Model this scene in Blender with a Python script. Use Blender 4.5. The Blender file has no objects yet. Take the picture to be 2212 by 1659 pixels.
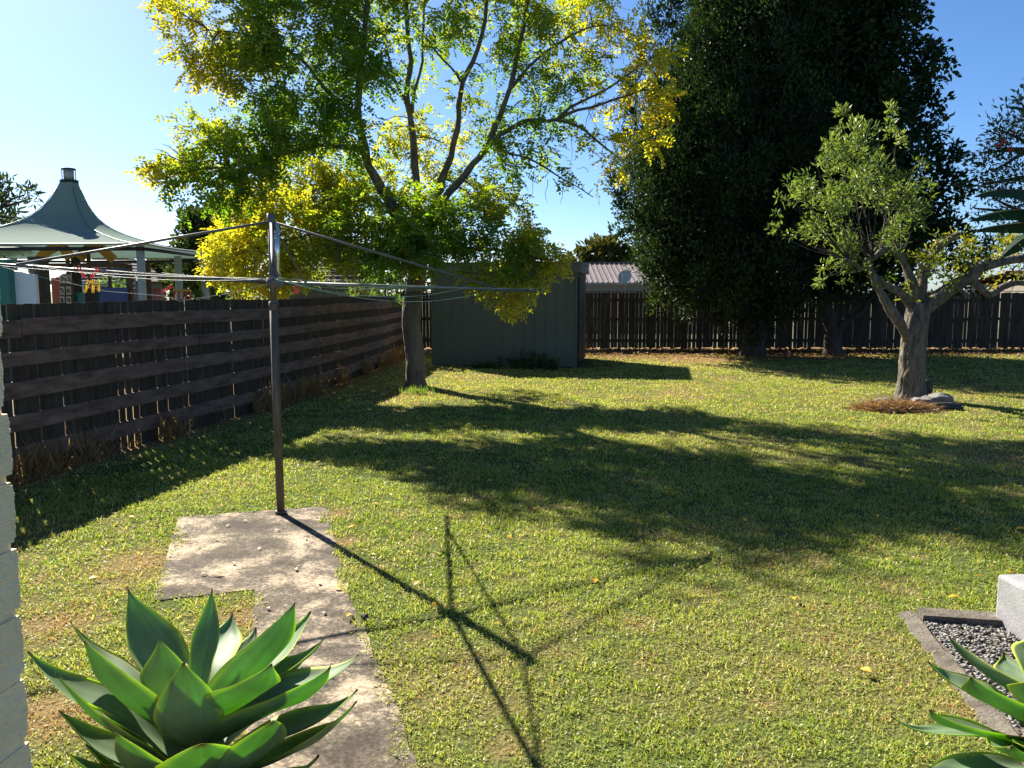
import bpy, math, random
import numpy as np
from mathutils import Vector, noise as mnoise

rnd = random.Random(7)
rng = np.random.default_rng(11)
S = bpy.context.scene
C = S.collection
R = math.radians

# ------------------------------------------------------------------ camera, sky, sun, exposure
FPX, EYE, CX, CY, HORIZON = 1770.0, 1.75, 1106.0, 829.5, 628.0     # in a 2212 px wide frame
PITCH = math.atan((CY - HORIZON) / FPX)
cam = bpy.data.cameras.new("camera")
cam.sensor_width = 36.0
cam.lens = 36.0 * FPX / 2212.0
cam.clip_start, cam.clip_end = 0.05, 3000.0
camo = bpy.data.objects.new("camera", cam)
C.objects.link(camo)
camo.location = (0, 0, EYE)
camo.rotation_euler = (R(90) - PITCH, 0, 0)
S.camera = camo

SUN_EL, SUN_AZ = R(35.7), R(-36.6)          # azimuth measured from +Y towards +X
sunv = Vector((math.sin(SUN_AZ) * math.cos(SUN_EL), math.cos(SUN_AZ) * math.cos(SUN_EL), math.sin(SUN_EL)))
W = bpy.data.worlds.new("World")
S.world = W
W.use_nodes = True
nt = W.node_tree
sky = nt.nodes.new("ShaderNodeTexSky")
sky.sky_type = 'NISHITA'
sky.sun_disc = False
sky.sun_elevation = SUN_EL
sky.sun_rotation = SUN_AZ
sky.air_density, sky.dust_density, sky.ozone_density = 0.75, 0.5, 6.0
hsv = nt.nodes.new("ShaderNodeHueSaturation")
hsv.inputs["Saturation"].default_value = 1.1
nt.links.new(sky.outputs[0], hsv.inputs["Color"])
nt.links.new(hsv.outputs[0], nt.nodes["Background"].inputs[0])
nt.nodes["Background"].inputs[1].default_value = 0.05
sl = bpy.data.lights.new("sun", 'SUN')
sl.energy, sl.angle, sl.color = 5.0, R(0.5), (1.0, 0.93, 0.80)
so = bpy.data.objects.new("sun", sl)
C.objects.link(so)
so.rotation_euler = sunv.to_track_quat('Z', 'Y').to_euler()
S.view_settings.view_transform = 'Standard'
S.view_settings.look = 'None'
S.view_settings.exposure = 1.78
S.view_settings.gamma = 1.0
S.cycles.max_bounces = 6
S.cycles.transparent_max_bounces = 4


# ------------------------------------------------------------------ helpers
def P(x, y, Y):
    """photo position (2212 px frame) at forward distance Y -> world point"""
    u, v = (x - CX) / FPX, (CY - y) / FPX
    r = (u, math.cos(PITCH) + v * math.sin(PITCH), -math.sin(PITCH) + v * math.cos(PITCH))
    t = Y / r[1]
    return Vector((r[0] * t, Y, EYE + r[2] * t))


def G(x, y, z=0.0):
    u, v = (x - CX) / FPX, (CY - y) / FPX
    r = (u, math.cos(PITCH) + v * math.sin(PITCH), -math.sin(PITCH) + v * math.cos(PITCH))
    t = (z - EYE) / r[2]
    return Vector((r[0] * t, r[1] * t, z))


def tag(o, label=None, cat=None, group=None, kind=None):
    if label: o['label'] = label
    if cat: o['category'] = cat
    if group: o['group'] = group
    if kind: o['kind'] = kind
    return o


def empty(name, loc, label, cat, group=None, rz=0.0):
    o = bpy.data.objects.new(name, None)
    C.objects.link(o)
    o.location = loc
    o.rotation_euler = (0, 0, rz)
    o.empty_display_size = 0.2
    return tag(o, label, cat, group)


def link(name, me, m=None, parent=None):
    o = bpy.data.objects.new(name, me)
    C.objects.link(o)
    if m is not None: me.materials.append(m)
    if parent is not None:
        o.parent = parent
        l = Vector(parent.location)
        if parent.parent is None and parent.type == 'EMPTY':
            o.matrix_parent_inverse = parent_inverse(parent)
        elif parent.parent is not None and parent.parent.type == 'EMPTY':
            pass
    return o


def parent_inverse(p):
    from mathutils import Matrix
    return (Matrix.Translation(p.location) @ p.rotation_euler.to_matrix().to_4x4()).inverted()


class MB:
    """collects shapes (world coordinates) that become ONE mesh object"""
    def __init__(s):
        s.v, s.f, s.sm = [], [], []

    def add(s, vs, fs, smooth=False):
        n = len(s.v)
        s.v += [tuple(p) for p in vs]
        s.f += [tuple(i + n for i in q) for q in fs]
        s.sm += [smooth] * len(fs)

    def hexa(s, p):                                   # 8 corners: bottom 4 ccw, top 4 ccw
        s.add(p, [(3, 2, 1, 0), (4, 5, 6, 7), (0, 1, 5, 4), (1, 2, 6, 5), (2, 3, 7, 6), (3, 0, 4, 7)])

    def box(s, c, size, rz=0.0):
        cx, cy, cz = c; a, b, h = size[0] / 2, size[1] / 2, size[2] / 2
        co, si = math.cos(rz), math.sin(rz)
        q = []
        for z in (-h, h):
            for x, y in ((-a, -b), (a, -b), (a, b), (-a, b)):
                q.append((cx + x * co - y * si, cy + x * si + y * co, cz + z))
        s.hexa(q)

    def beam(s, p, q, w, h, up=(0, 0, 1)):            # rectangular bar from p to q
        p, q = Vector(p), Vector(q)
        d = (q - p).normalized()
        u = Vector(up)
        sd = d.cross(u)
        if sd.length < 1e-4: sd = d.cross(Vector((1, 0, 0)))
        sd.normalize(); u = sd.cross(d).normalized()
        sd, u = sd * w / 2, u * h / 2
        s.hexa([p - sd - u, p + sd - u, q + sd - u, q - sd - u, p - sd + u, p + sd + u, q + sd + u, q - sd + u])

    def tube(s, pts, rad, n=10, cap=True, wob=0.0, smooth=True):
        pts = [Vector(p) for p in pts]
        if not hasattr(rad, '__len__'): rad = [rad] * len(pts)
        ref = None
        rings = []
        for i, p in enumerate(pts):
            d = (pts[min(i + 1, len(pts) - 1)] - pts[max(i - 1, 0)])
            d = d.normalized() if d.length > 1e-9 else Vector((0, 0, 1))
            if ref is None:
                ref = d.cross(Vector((0.31, 0.95, 0.12)))
                if ref.length < 1e-3: ref = d.cross(Vector((1, 0, 0)))
            ref = (ref - d * ref.dot(d)).normalized()
            b = d.cross(ref)
            ring = []
            for k in range(n):
                a = 2 * math.pi * k / n
                o = (ref * math.cos(a) + b * math.sin(a))
                rr = rad[i]
                if wob: rr *= 1 + wob * mnoise.noise((p + o * rr) * 5.0)
                ring.append(p + o * rr)
            rings.append(ring)
        vs = [v for r in rings for v in r]
        fs = [(i * n + k, i * n + (k + 1) % n, (i + 1) * n + (k + 1) % n, (i + 1) * n + k)
              for i in range(len(pts) - 1) for k in range(n)]
        if cap:
            fs.append(tuple(reversed(range(n))))
            fs.append(tuple(range((len(pts) - 1) * n, len(pts) * n)))
        s.add(vs, fs, smooth)

    def barktube(s, pts, rad, n=44, k=9, ridge=.075, knob=.12):
        sp = smooth_path(pts, k)
        tt = [i / (len(sp) - 1) for i in range(len(sp))]
        rr = np.interp(tt, [i / (len(rad) - 1) for i in range(len(rad))], rad)
        n0 = len(s.v)
        s.tube(sp, list(rr), n, cap=True)
        for i, p in enumerate(sp):
            for j in range(n):
                q = Vector(s.v[n0 + i * n + j]); o = q - p
                a = 2 * math.pi * j / n
                f = .9 - 2.6 * abs(mnoise.noise(Vector((math.cos(a) * 3.6, math.sin(a) * 3.6, p.z * 2.4)))) + .8 * mnoise.noise(Vector((math.cos(a) * 9, math.sin(a) * 9, p.z * 9.0)))
                g = mnoise.noise(Vector((math.cos(a) * 1.1, math.sin(a) * 1.1, p.z * 2.6 + 7)))
                s.v[n0 + i * n + j] = tuple(p + o * (1 + ridge * f + knob * g))

    def prism(s, poly, z0, z1):
        n = len(poly)
        vs = [(p[0], p[1], z0) for p in poly] + [(p[0], p[1], z1) for p in poly]
        s.add(vs, [tuple(reversed(range(n))), tuple(range(n, 2 * n))] + [(k, (k + 1) % n, n + (k + 1) % n, n + k) for k in range(n)])

    def grid(s, fn, nu, nv, smooth=True):
        vs = [fn(i / nu, j / nv) for i in range(nu + 1) for j in range(nv + 1)]
        m = nv + 1
        s.add(vs, [(i * m + j, (i + 1) * m + j, (i + 1) * m + j + 1, i * m + j + 1) for i in range(nu) for j in range(nv)], smooth)

    def blob(s, c, r, seed=0, sub=2, rough=0.25, squash=(1, 1, 1)):
        import bmesh
        bm = bmesh.new()
        bmesh.ops.create_icosphere(bm, subdivisions=sub, radius=1.0)
        vs = []
        for v in bm.verts:
            d = v.co.copy()
            k = 1 + rough * mnoise.noise(d * 1.6 + Vector((seed * 3.7, seed * 1.3, 5.1)))
            vs.append((c[0] + d.x * r * k * squash[0], c[1] + d.y * r * k * squash[1], c[2] + d.z * r * k * squash[2]))
        fs = [tuple(v.index for v in f.verts) for f in bm.faces]
        bm.free()
        s.add(vs, fs, True)

    def build(s, name, m, parent=None, bevel=0.0, normals=False):
        me = bpy.data.meshes.new(name)
        me.from_pydata(s.v, [], s.f)
        me.polygons.foreach_set("use_smooth", s.sm)
        if normals:
            import bmesh
            bm = bmesh.new(); bm.from_mesh(me)
            bmesh.ops.recalc_face_normals(bm, faces=bm.faces); bm.to_mesh(me); bm.free()
        me.update()
        o = link(name, me, m, parent)
        if bevel:
            b = o.modifiers.new("bevel", 'BEVEL'); b.width = bevel; b.segments = 2; b.limit_method = 'ANGLE'
        return o


def mesh_np(name, V, F, col=None, mat=None, parent=None, smooth=False):
    """V (n,3), F (m,k) same-size faces, col (n,3) per vertex -> object"""
    V = np.ascontiguousarray(V, dtype=np.float32); F = np.ascontiguousarray(F, dtype=np.int32)
    me = bpy.data.meshes.new(name)
    k = F.shape[1]
    me.vertices.add(len(V)); me.vertices.foreach_set("co", V.ravel())
    me.loops.add(F.size); me.loops.foreach_set("vertex_index", F.ravel())
    me.polygons.add(len(F))
    me.polygons.foreach_set("loop_start", np.arange(0, F.size, k, dtype=np.int32))
    me.polygons.foreach_set("loop_total", np.full(len(F), k, dtype=np.int32))
    me.polygons.foreach_set("use_smooth", np.full(len(F), smooth, dtype=bool))
    if col is not None:
        a = me.attributes.new("tint", 'FLOAT_COLOR', 'POINT')
        c4 = np.ones((len(V), 4), dtype=np.float32); c4[:, :3] = col
        a.data.foreach_set("color", c4.ravel())
    me.update(calc_edges=True)
    return link(name, me, mat, parent)


# ------------------------------------------------------------------ numpy value noise
_perm = rng.random((256, 256))
def vnoise(x, y, s=1.0, o=0):
    x = np.asarray(x) / s + 37.3 * (o + 1); y = np.asarray(y) / s + 91.7 * (o + 1)
    xi = np.floor(x).astype(int); yi = np.floor(y).astype(int)
    fx = x - xi; fy = y - yi
    fx = fx * fx * (3 - 2 * fx); fy = fy * fy * (3 - 2 * fy)
    g = lambda a, b: _perm[a % 256, b % 256]
    return (g(xi, yi) * (1 - fx) + g(xi + 1, yi) * fx) * (1 - fy) + (g(xi, yi + 1) * (1 - fx) + g(xi + 1, yi + 1) * fx) * fy

def fbm(x, y, s=1.0, o=0, n=4):
    t, a, w = 0, 1.0, 0
    for i in range(n):
        t = t + a * vnoise(x, y, s / 2 ** i, o + i * 3); w += a; a *= .55
    return t / w


# ------------------------------------------------------------------ materials
def mat(name, base=(.5, .5, .5), rough=.7, metal=0.0, spec=.3, var=None, vscale=6.0, stretch=(1, 1, 1), bump=0.0, bscale=30.0, detail=6):
    m = bpy.data.materials.new(name)
    m.use_nodes = True
    t = m.node_tree
    b = t.nodes["Principled BSDF"]
    b.inputs["Base Color"].default_value = (*base, 1)
    b.inputs["Roughness"].default_value = rough
    b.inputs["Metallic"].default_value = metal
    b.inputs["Specular IOR Level"].default_value = spec
    tc = t.nodes.new("ShaderNodeTexCoord")
    mp = t.nodes.new("ShaderNodeMapping"); mp.inputs["Scale"].default_value = stretch
    t.links.new(tc.outputs["Object"], mp.inputs[0])
    if var is not None:
        n = t.nodes.new("ShaderNodeTexNoise"); n.inputs["Scale"].default_value = vscale; n.inputs["Detail"].default_value = detail
        n.inputs["Roughness"].default_value = .65
        t.links.new(mp.outputs[0], n.inputs["Vector"])
        cr = t.nodes.new("ShaderNodeValToRGB")
        cr.color_ramp.elements[0].position = .32; cr.color_ramp.elements[1].position = .68
        cr.color_ramp.elements[0].color = (*base, 1); cr.color_ramp.elements[1].color = (*var, 1)
        t.links.new(n.outputs["Fac"], cr.inputs[0]); t.links.new(cr.outputs[0], b.inputs["Base Color"])
    if bump:
        n2 = t.nodes.new("ShaderNodeTexNoise"); n2.inputs["Scale"].default_value = bscale; n2.inputs["Detail"].default_value = 5
        t.links.new(mp.outputs[0], n2.inputs["Vector"])
        bp = t.nodes.new("ShaderNodeBump"); bp.inputs["Strength"].default_value = bump; bp.inputs["Distance"].default_value = .02
        t.links.new(n2.outputs["Fac"], bp.inputs["Height"]); t.links.new(bp.outputs[0], b.inputs["Normal"])
    return m


def leafmat(name, trans=.45, gloss=.06, rough=.45, tmul=(1.3, 1.25, .6), color=None):
    m = bpy.data.materials.new(name)
    m.use_nodes = True
    t = m.node_tree
    for n in list(t.nodes): t.nodes.remove(n)
    out = t.nodes.new("ShaderNodeOutputMaterial")
    at = t.nodes.new("ShaderNodeAttribute"); at.attribute_name = "tint"
    if color is not None:
        at = t.nodes.new("ShaderNodeRGB"); at.outputs[0].default_value = (*color, 1)
    col = at.outputs[0]
    d = t.nodes.new("ShaderNodeBsdfDiffuse"); t.links.new(col, d.inputs[0])
    tr = t.nodes.new("ShaderNodeBsdfTranslucent")
    mu = t.nodes.new("ShaderNodeVectorMath"); mu.operation = 'MULTIPLY'; mu.inputs[1].default_value = tmul
    t.links.new(col, mu.inputs[0]); t.links.new(mu.outputs[0], tr.inputs[0])
    mx = t.nodes.new("ShaderNodeMixShader"); mx.inputs[0].default_value = trans
    t.links.new(d.outputs[0], mx.inputs[1]); t.links.new(tr.outputs[0], mx.inputs[2])
    g = t.nodes.new("ShaderNodeBsdfGlossy"); g.inputs["Roughness"].default_value = rough
    g.inputs[0].default_value = (.9, .9, .9, 1)
    mg = t.nodes.new("ShaderNodeMixShader"); mg.inputs[0].default_value = gloss
    t.links.new(mx.outputs[0], mg.inputs[1]); t.links.new(g.outputs[0], mg.inputs[2])
    t.links.new(mg.outputs[0], out.inputs[0])
    return m


M = {}
M['leaf'] = leafmat('leaf_thin', .64, .03, .5, (1.2, 1.18, .5))
M['leaf_dark'] = leafmat('leaf_dark', .3, .025, .45)
M['leaf_gloss'] = leafmat('leaf_gloss', .42, .035, .4)
M['grass'] = leafmat('grass_blade', .45, .025, .5, (1.25, 1.2, .6))
M['bark'] = mat('bark', (.085, .065, .045), .95, var=(.19, .155, .115), vscale=9, stretch=(1, 1, .28), bump=1.0, bscale=22)
M['bark_lichen'] = mat('bark_lichen', (.05, .038, .028), .95, var=(.20, .175, .14), vscale=16, stretch=(1, 1, .3), bump=1.0, bscale=45)
M['bark_dark'] = mat('bark_dark', (.04, .032, .025), .95, var=(.09, .075, .06), vscale=8, stretch=(1, 1, .3), bump=.8)
M['rail'] = mat('weathered_rail', (.078, .050, .038), .9, var=(.24, .150, .115), vscale=3.0, stretch=(1, 1, 5), bump=.5, bscale=40)
M['paling'] = mat('weathered_paling', (.028, .021, .015), .9, var=(.085, .066, .048), vscale=4, stretch=(4, 4, .5), bump=.5, bscale=40)
M['post'] = mat('weathered_post', (.04, .035, .03), .9, var=(.09, .08, .065), vscale=5, stretch=(3, 3, .6), bump=.4)
M['shed'] = mat('shed_paint', (.088, .096, .086), .6, var=(.10, .108, .096), vscale=2.0, bump=.05)
M['shed_trim'] = mat('shed_trim', (.105, .115, .105), .55, var=(.092, .10, .092), vscale=3)
M['shed_dark'] = mat('shed_dark', (.02, .022, .022), .6, var=(.03, .03, .03))
M['galv'] = mat('galvanised_steel', (.10, .093, .085), .5, .35, .4, var=(.17, .16, .15), vscale=18, bump=.05)
M['rust'] = mat('rusty_steel', (.075, .058, .045), .65, .35, .4, var=(.15, .125, .10), vscale=14, stretch=(1, 1, .3), bump=.1)
M['wire'] = mat('wire_cover', (.18, .22, .20), .5, .0, .25, var=(.40, .44, .41), vscale=9)
M['wire_green'] = mat('wire_green', (.12, .30, .22), .35, .0, .6, var=(.25, .42, .34), vscale=9)


def plastic(name, c): return mat(name, c, .4, 0, .5, var=tuple(min(1, x * 1.15) for x in c), vscale=12)
M['peg_red'] = plastic('red_plastic', (.75, .06, .05))
M['peg_yellow'] = plastic('yellow_plastic', (.85, .55, .04))
M['brick'] = mat('painted_brick', (.80, .63, .40), .85, var=(.88, .72, .50), vscale=14, bump=.55, bscale=90)
M['concrete_pale'] = mat('pale_concrete', (.20, .20, .205), .9, var=(.30, .30, .305), vscale=10, bump=.2, bscale=90)
M['concrete_kerb'] = mat('kerb_concrete', (.06, .052, .040), .95, var=(.16, .138, .11), vscale=9, bump=.6, bscale=60)
M['rock'] = mat('grey_rock', (.12, .115, .11), .9, var=(.27, .26, .245), vscale=7, bump=.8, bscale=18)
M['rock_dark'] = mat('dark_rock', (.03, .03, .03), .8, var=(.06, .06, .055), vscale=9, bump=.5)
M['pebble'] = mat('white_pebble', (.06, .055, .05), .8, var=(.33, .31, .28), vscale=30, detail=2)
M['mulch'] = mat('needle_mulch', (.17, .075, .035), .95, var=(.34, .17, .08), vscale=40)
M['terrain'] = mat('far_ground', (.05, .07, .02), .95, var=(.09, .10, .035), vscale=.3)


def ground_mat():
    m = bpy.data.materials.new('turf_soil'); m.use_nodes = True
    t = m.node_tree; b = t.nodes["Principled BSDF"]
    at = t.nodes.new("ShaderNodeAttribute"); at.attribute_name = "tint"
    n = t.nodes.new("ShaderNodeTexNoise"); n.inputs["Scale"].default_value = 45; n.inputs["Detail"].default_value = 6
    tc = t.nodes.new("ShaderNodeTexCoord"); t.links.new(tc.outputs["Object"], n.inputs["Vector"])
    mr = t.nodes.new("ShaderNodeMapRange"); mr.inputs[1].default_value = .3; mr.inputs[2].default_value = .7
    mr.inputs[3].default_value = .55; mr.inputs[4].default_value = 1.25
    t.links.new(n.outputs["Fac"], mr.inputs[0])
    mu = t.nodes.new("ShaderNodeVectorMath"); mu.operation = 'SCALE'
    t.links.new(at.outputs[0], mu.inputs[0]); t.links.new(mr.outputs[0], mu.inputs["Scale"])
    t.links.new(mu.outputs[0], b.inputs["Base Color"])
    b.inputs["Roughness"].default_value = 1.0; b.inputs["Specular IOR Level"].default_value = .05
    bp = t.nodes.new("ShaderNodeBump"); bp.inputs["Strength"].default_value = .8; bp.inputs["Distance"].default_value = .03
    t.links.new(n.outputs["Fac"], bp.inputs["Height"]); t.links.new(bp.outputs[0], b.inputs["Normal"])
    return m
M['turf'] = ground_mat()


def path_mat():
    m = bpy.data.materials.new('worn_concrete'); m.use_nodes = True
    t = m.node_tree; b = t.nodes["Principled BSDF"]; N = t.nodes.new
    tc = N("ShaderNodeTexCoord")
    big = N("ShaderNodeTexNoise"); big.inputs["Scale"].default_value = 2.4; big.inputs["Detail"].default_value = 8; big.inputs["Roughness"].default_value = .72
    big.inputs["Distortion"].default_value = .35
    fine = N("ShaderNodeTexNoise"); fine.inputs["Scale"].default_value = 55; fine.inputs["Detail"].default_value = 5; fine.inputs["Roughness"].default_value = .7
    vor = N("ShaderNodeTexVoronoi"); vor.inputs["Scale"].default_value = 60
    for n in (big, fine, vor): t.links.new(tc.outputs["Object"], n.inputs["Vector"])
    add = N("ShaderNodeMath"); add.operation = 'MULTIPLY_ADD'; add.inputs[1].default_value = .28
    t.links.new(fine.outputs["Fac"], add.inputs[0]); t.links.new(big.outputs["Fac"], add.inputs[2])
    cr = N("ShaderNodeValToRGB"); e = cr.color_ramp.elements
    e[0].position = .52; e[0].color = (.058, .047, .036, 1)
    e[1].position = .80; e[1].color = (.42, .34, .24, 1)
    k = e.new(.63); k.color = (.115, .094, .070, 1)
    k = e.new(.695); k.color = (.26, .21, .15, 1)
    t.links.new(add.outputs[0], cr.inputs[0])
    mr = N("ShaderNodeMapRange"); mr.inputs[1].default_value = .3; mr.inputs[2].default_value = .72; mr.inputs[3].default_value = .6; mr.inputs[4].default_value = 1.4
    t.links.new(fine.outputs["Fac"], mr.inputs[0])
    mu = N("ShaderNodeVectorMath"); mu.operation = 'SCALE'
    t.links.new(cr.outputs[0], mu.inputs[0]); t.links.new(mr.outputs[0], mu.inputs["Scale"])
    t.links.new(mu.outputs[0], b.inputs["Base Color"])
    b.inputs["Roughness"].default_value = .95; b.inputs["Specular IOR Level"].default_value = .15
    bp = N("ShaderNodeBump"); bp.inputs["Strength"].default_value = .55; bp.inputs["Distance"].default_value = .008
    t.links.new(fine.outputs["Fac"], bp.inputs["Height"]); t.links.new(bp.outputs[0], b.inputs["Normal"])
    return m
M['path'] = path_mat()


# ------------------------------------------------------------------ ground and lawn
FENCE = [(-6.15, -2.0), (-5.6, 2.5), (-4.62, 7.1), (-3.70, 11.8), (-3.22, 15.5), (-2.98, 19.0), (-2.86, 24.3)]
def fence_x(Y):
    return np.interp(Y, [p[1] for p in FENCE], [p[0] for p in FENCE])
BACK_Y = 24.35
PATH = [(-2.59, 6.20), (-1.51, 6.52), (-.94, 4.58), (-.34, 2.84), (.62, -.1), (-.02, -.3), (-.94, 2.66), (-1.51, 4.65), (-2.03, 4.47)]
TREE = G(898, 836)
RTREE = G(1968, 862)
BED = [G(1972, 1350), G(2175, 1349), Vector((3.6, 4.0, 0)), Vector((3.4, 1.6, 0)), Vector((1.55, 1.6, 0)), G(2222, 1630)]


def inside(poly, x, y):
    r = np.zeros(x.shape, bool); n = len(poly)
    for i in range(n):
        x0, y0 = poly[i][0], poly[i][1]; x1, y1 = poly[(i + 1) % n][0], poly[(i + 1) % n][1]
        if y0 == y1: continue
        c = ((y0 > y) != (y1 > y)) & (x < (x1 - x0) * (y - y0) / (y1 - y0) + x0)
        r ^= c
    return r


DRY = [(*G(310, 1215)[:2], .36, .8), (*G(120, 1350)[:2], .26, .8), (*G(130, 1540)[:2], .28, .8), (*G(725, 1110)[:2], .16, .8), (*G(745, 1170)[:2], .14, .8),
       (*G(1960, 880)[:2], .75, .6), (*G(1500, 775)[:2], 1.5, .9), (*G(1350, 765)[:2], 1.8, .9), (*G(1700, 765)[:2], 2.2, .8), (*G(420, 1420)[:2], .2, .7),
       (*G(2130, 985)[:2], .6, .7), (*G(880, 850)[:2], .6, .5), (*G(520, 1340)[:2], .22, .8), (*G(1100, 1610)[:2], .10, .7), (*G(2060, 1530)[:2], .10, .7)]


def lawn_state(x, y):
    """how dry (0..1) the turf is at a place"""
    d = np.clip((fbm(x, y, 1.3, 1) - .54) * 2.4, 0, 1) * .5 + np.clip((fbm(x, y, .22, 9, 3) - .56) * 3.2, 0, 1) * .5
    for (cx, cy, r, k) in DRY:
        q = ((x - cx) ** 2 + (y - cy) ** 2) / (r * r) * (.6 + .9 * vnoise(x, y, .15, 5))
        d = np.maximum(d, k * np.exp(-q))
    fx = x - fence_x(y)
    d = np.maximum(d, np.clip(1.0 - fx / .55, 0, 1) * .9)
    d = np.maximum(d, np.clip((y - (BACK_Y - 2.2)) / 1.3, 0, 1) * .95)
    return np.clip(d + np.clip((y - 9) / 40, 0, .15), 0, 1)


def lerp3(a, b, t): return np.asarray(a)[None, :] * (1 - t[:, None]) + np.asarray(b)[None, :] * t[:, None]

nx, ny = 240, 260
gx, gy = np.meshgrid(np.linspace(-7, 19, nx), np.linspace(-1, 26, ny), indexing='ij')
gx, gy = gx.ravel(), gy.ravel()
dr = lawn_state(gx, gy)
gcol = lerp3((.085, .105, .028), (.26, .17, .08), dr)
gz = .012 * (fbm(gx, gy, 1.1, 3) - .5)
gi = np.arange(nx * ny).reshape(nx, ny)
gf = np.stack([gi[:-1, :-1], gi[1:, :-1], gi[1:, 1:], gi[:-1, 1:]], -1).reshape(-1, 4)
lawn = mesh_np('lawn', np.stack([gx, gy, gz], 1), gf, gcol, M['turf'], smooth=True)
tag(lawn, kind='structure')
t_ = MB(); t_.add([(-900, -300, -.05), (900, -300, -.05), (900, 1500, -.05), (-900, 1500, -.05)], [(0, 1, 2, 3)])
tag(t_.build('ground', M['terrain']), kind='structure')

# concrete path: wavy worn outline, a real slab
def wavy(poly, step=.06, amp=.018, seed=0):
    out = []
    for i in range(len(poly)):
        a, b = Vector(poly[i][:2]), Vector(poly[(i + 1) % len(poly)][:2])
        n = max(1, int((b - a).length / step)); nn = (b - a).orthogonal().normalized()
        for k in range(n):
            p = a.lerp(b, k / n)
            w = (mnoise.noise(Vector((p.x * 3 + seed, p.y * 3, 1))) + .6 * mnoise.noise(Vector((p.x * 14, p.y * 14, 2 + seed))) + .5 * mnoise.noise(Vector((p.x * 40, p.y * 40, 3)))) * amp
            out.append((p.x + nn.x * w, p.y + nn.y * w))
    return out
pm = MB(); pm.prism(wavy(PATH), -.04, .0075)
tag(pm.build('path', M['path'], normals=True), kind='structure')


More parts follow.
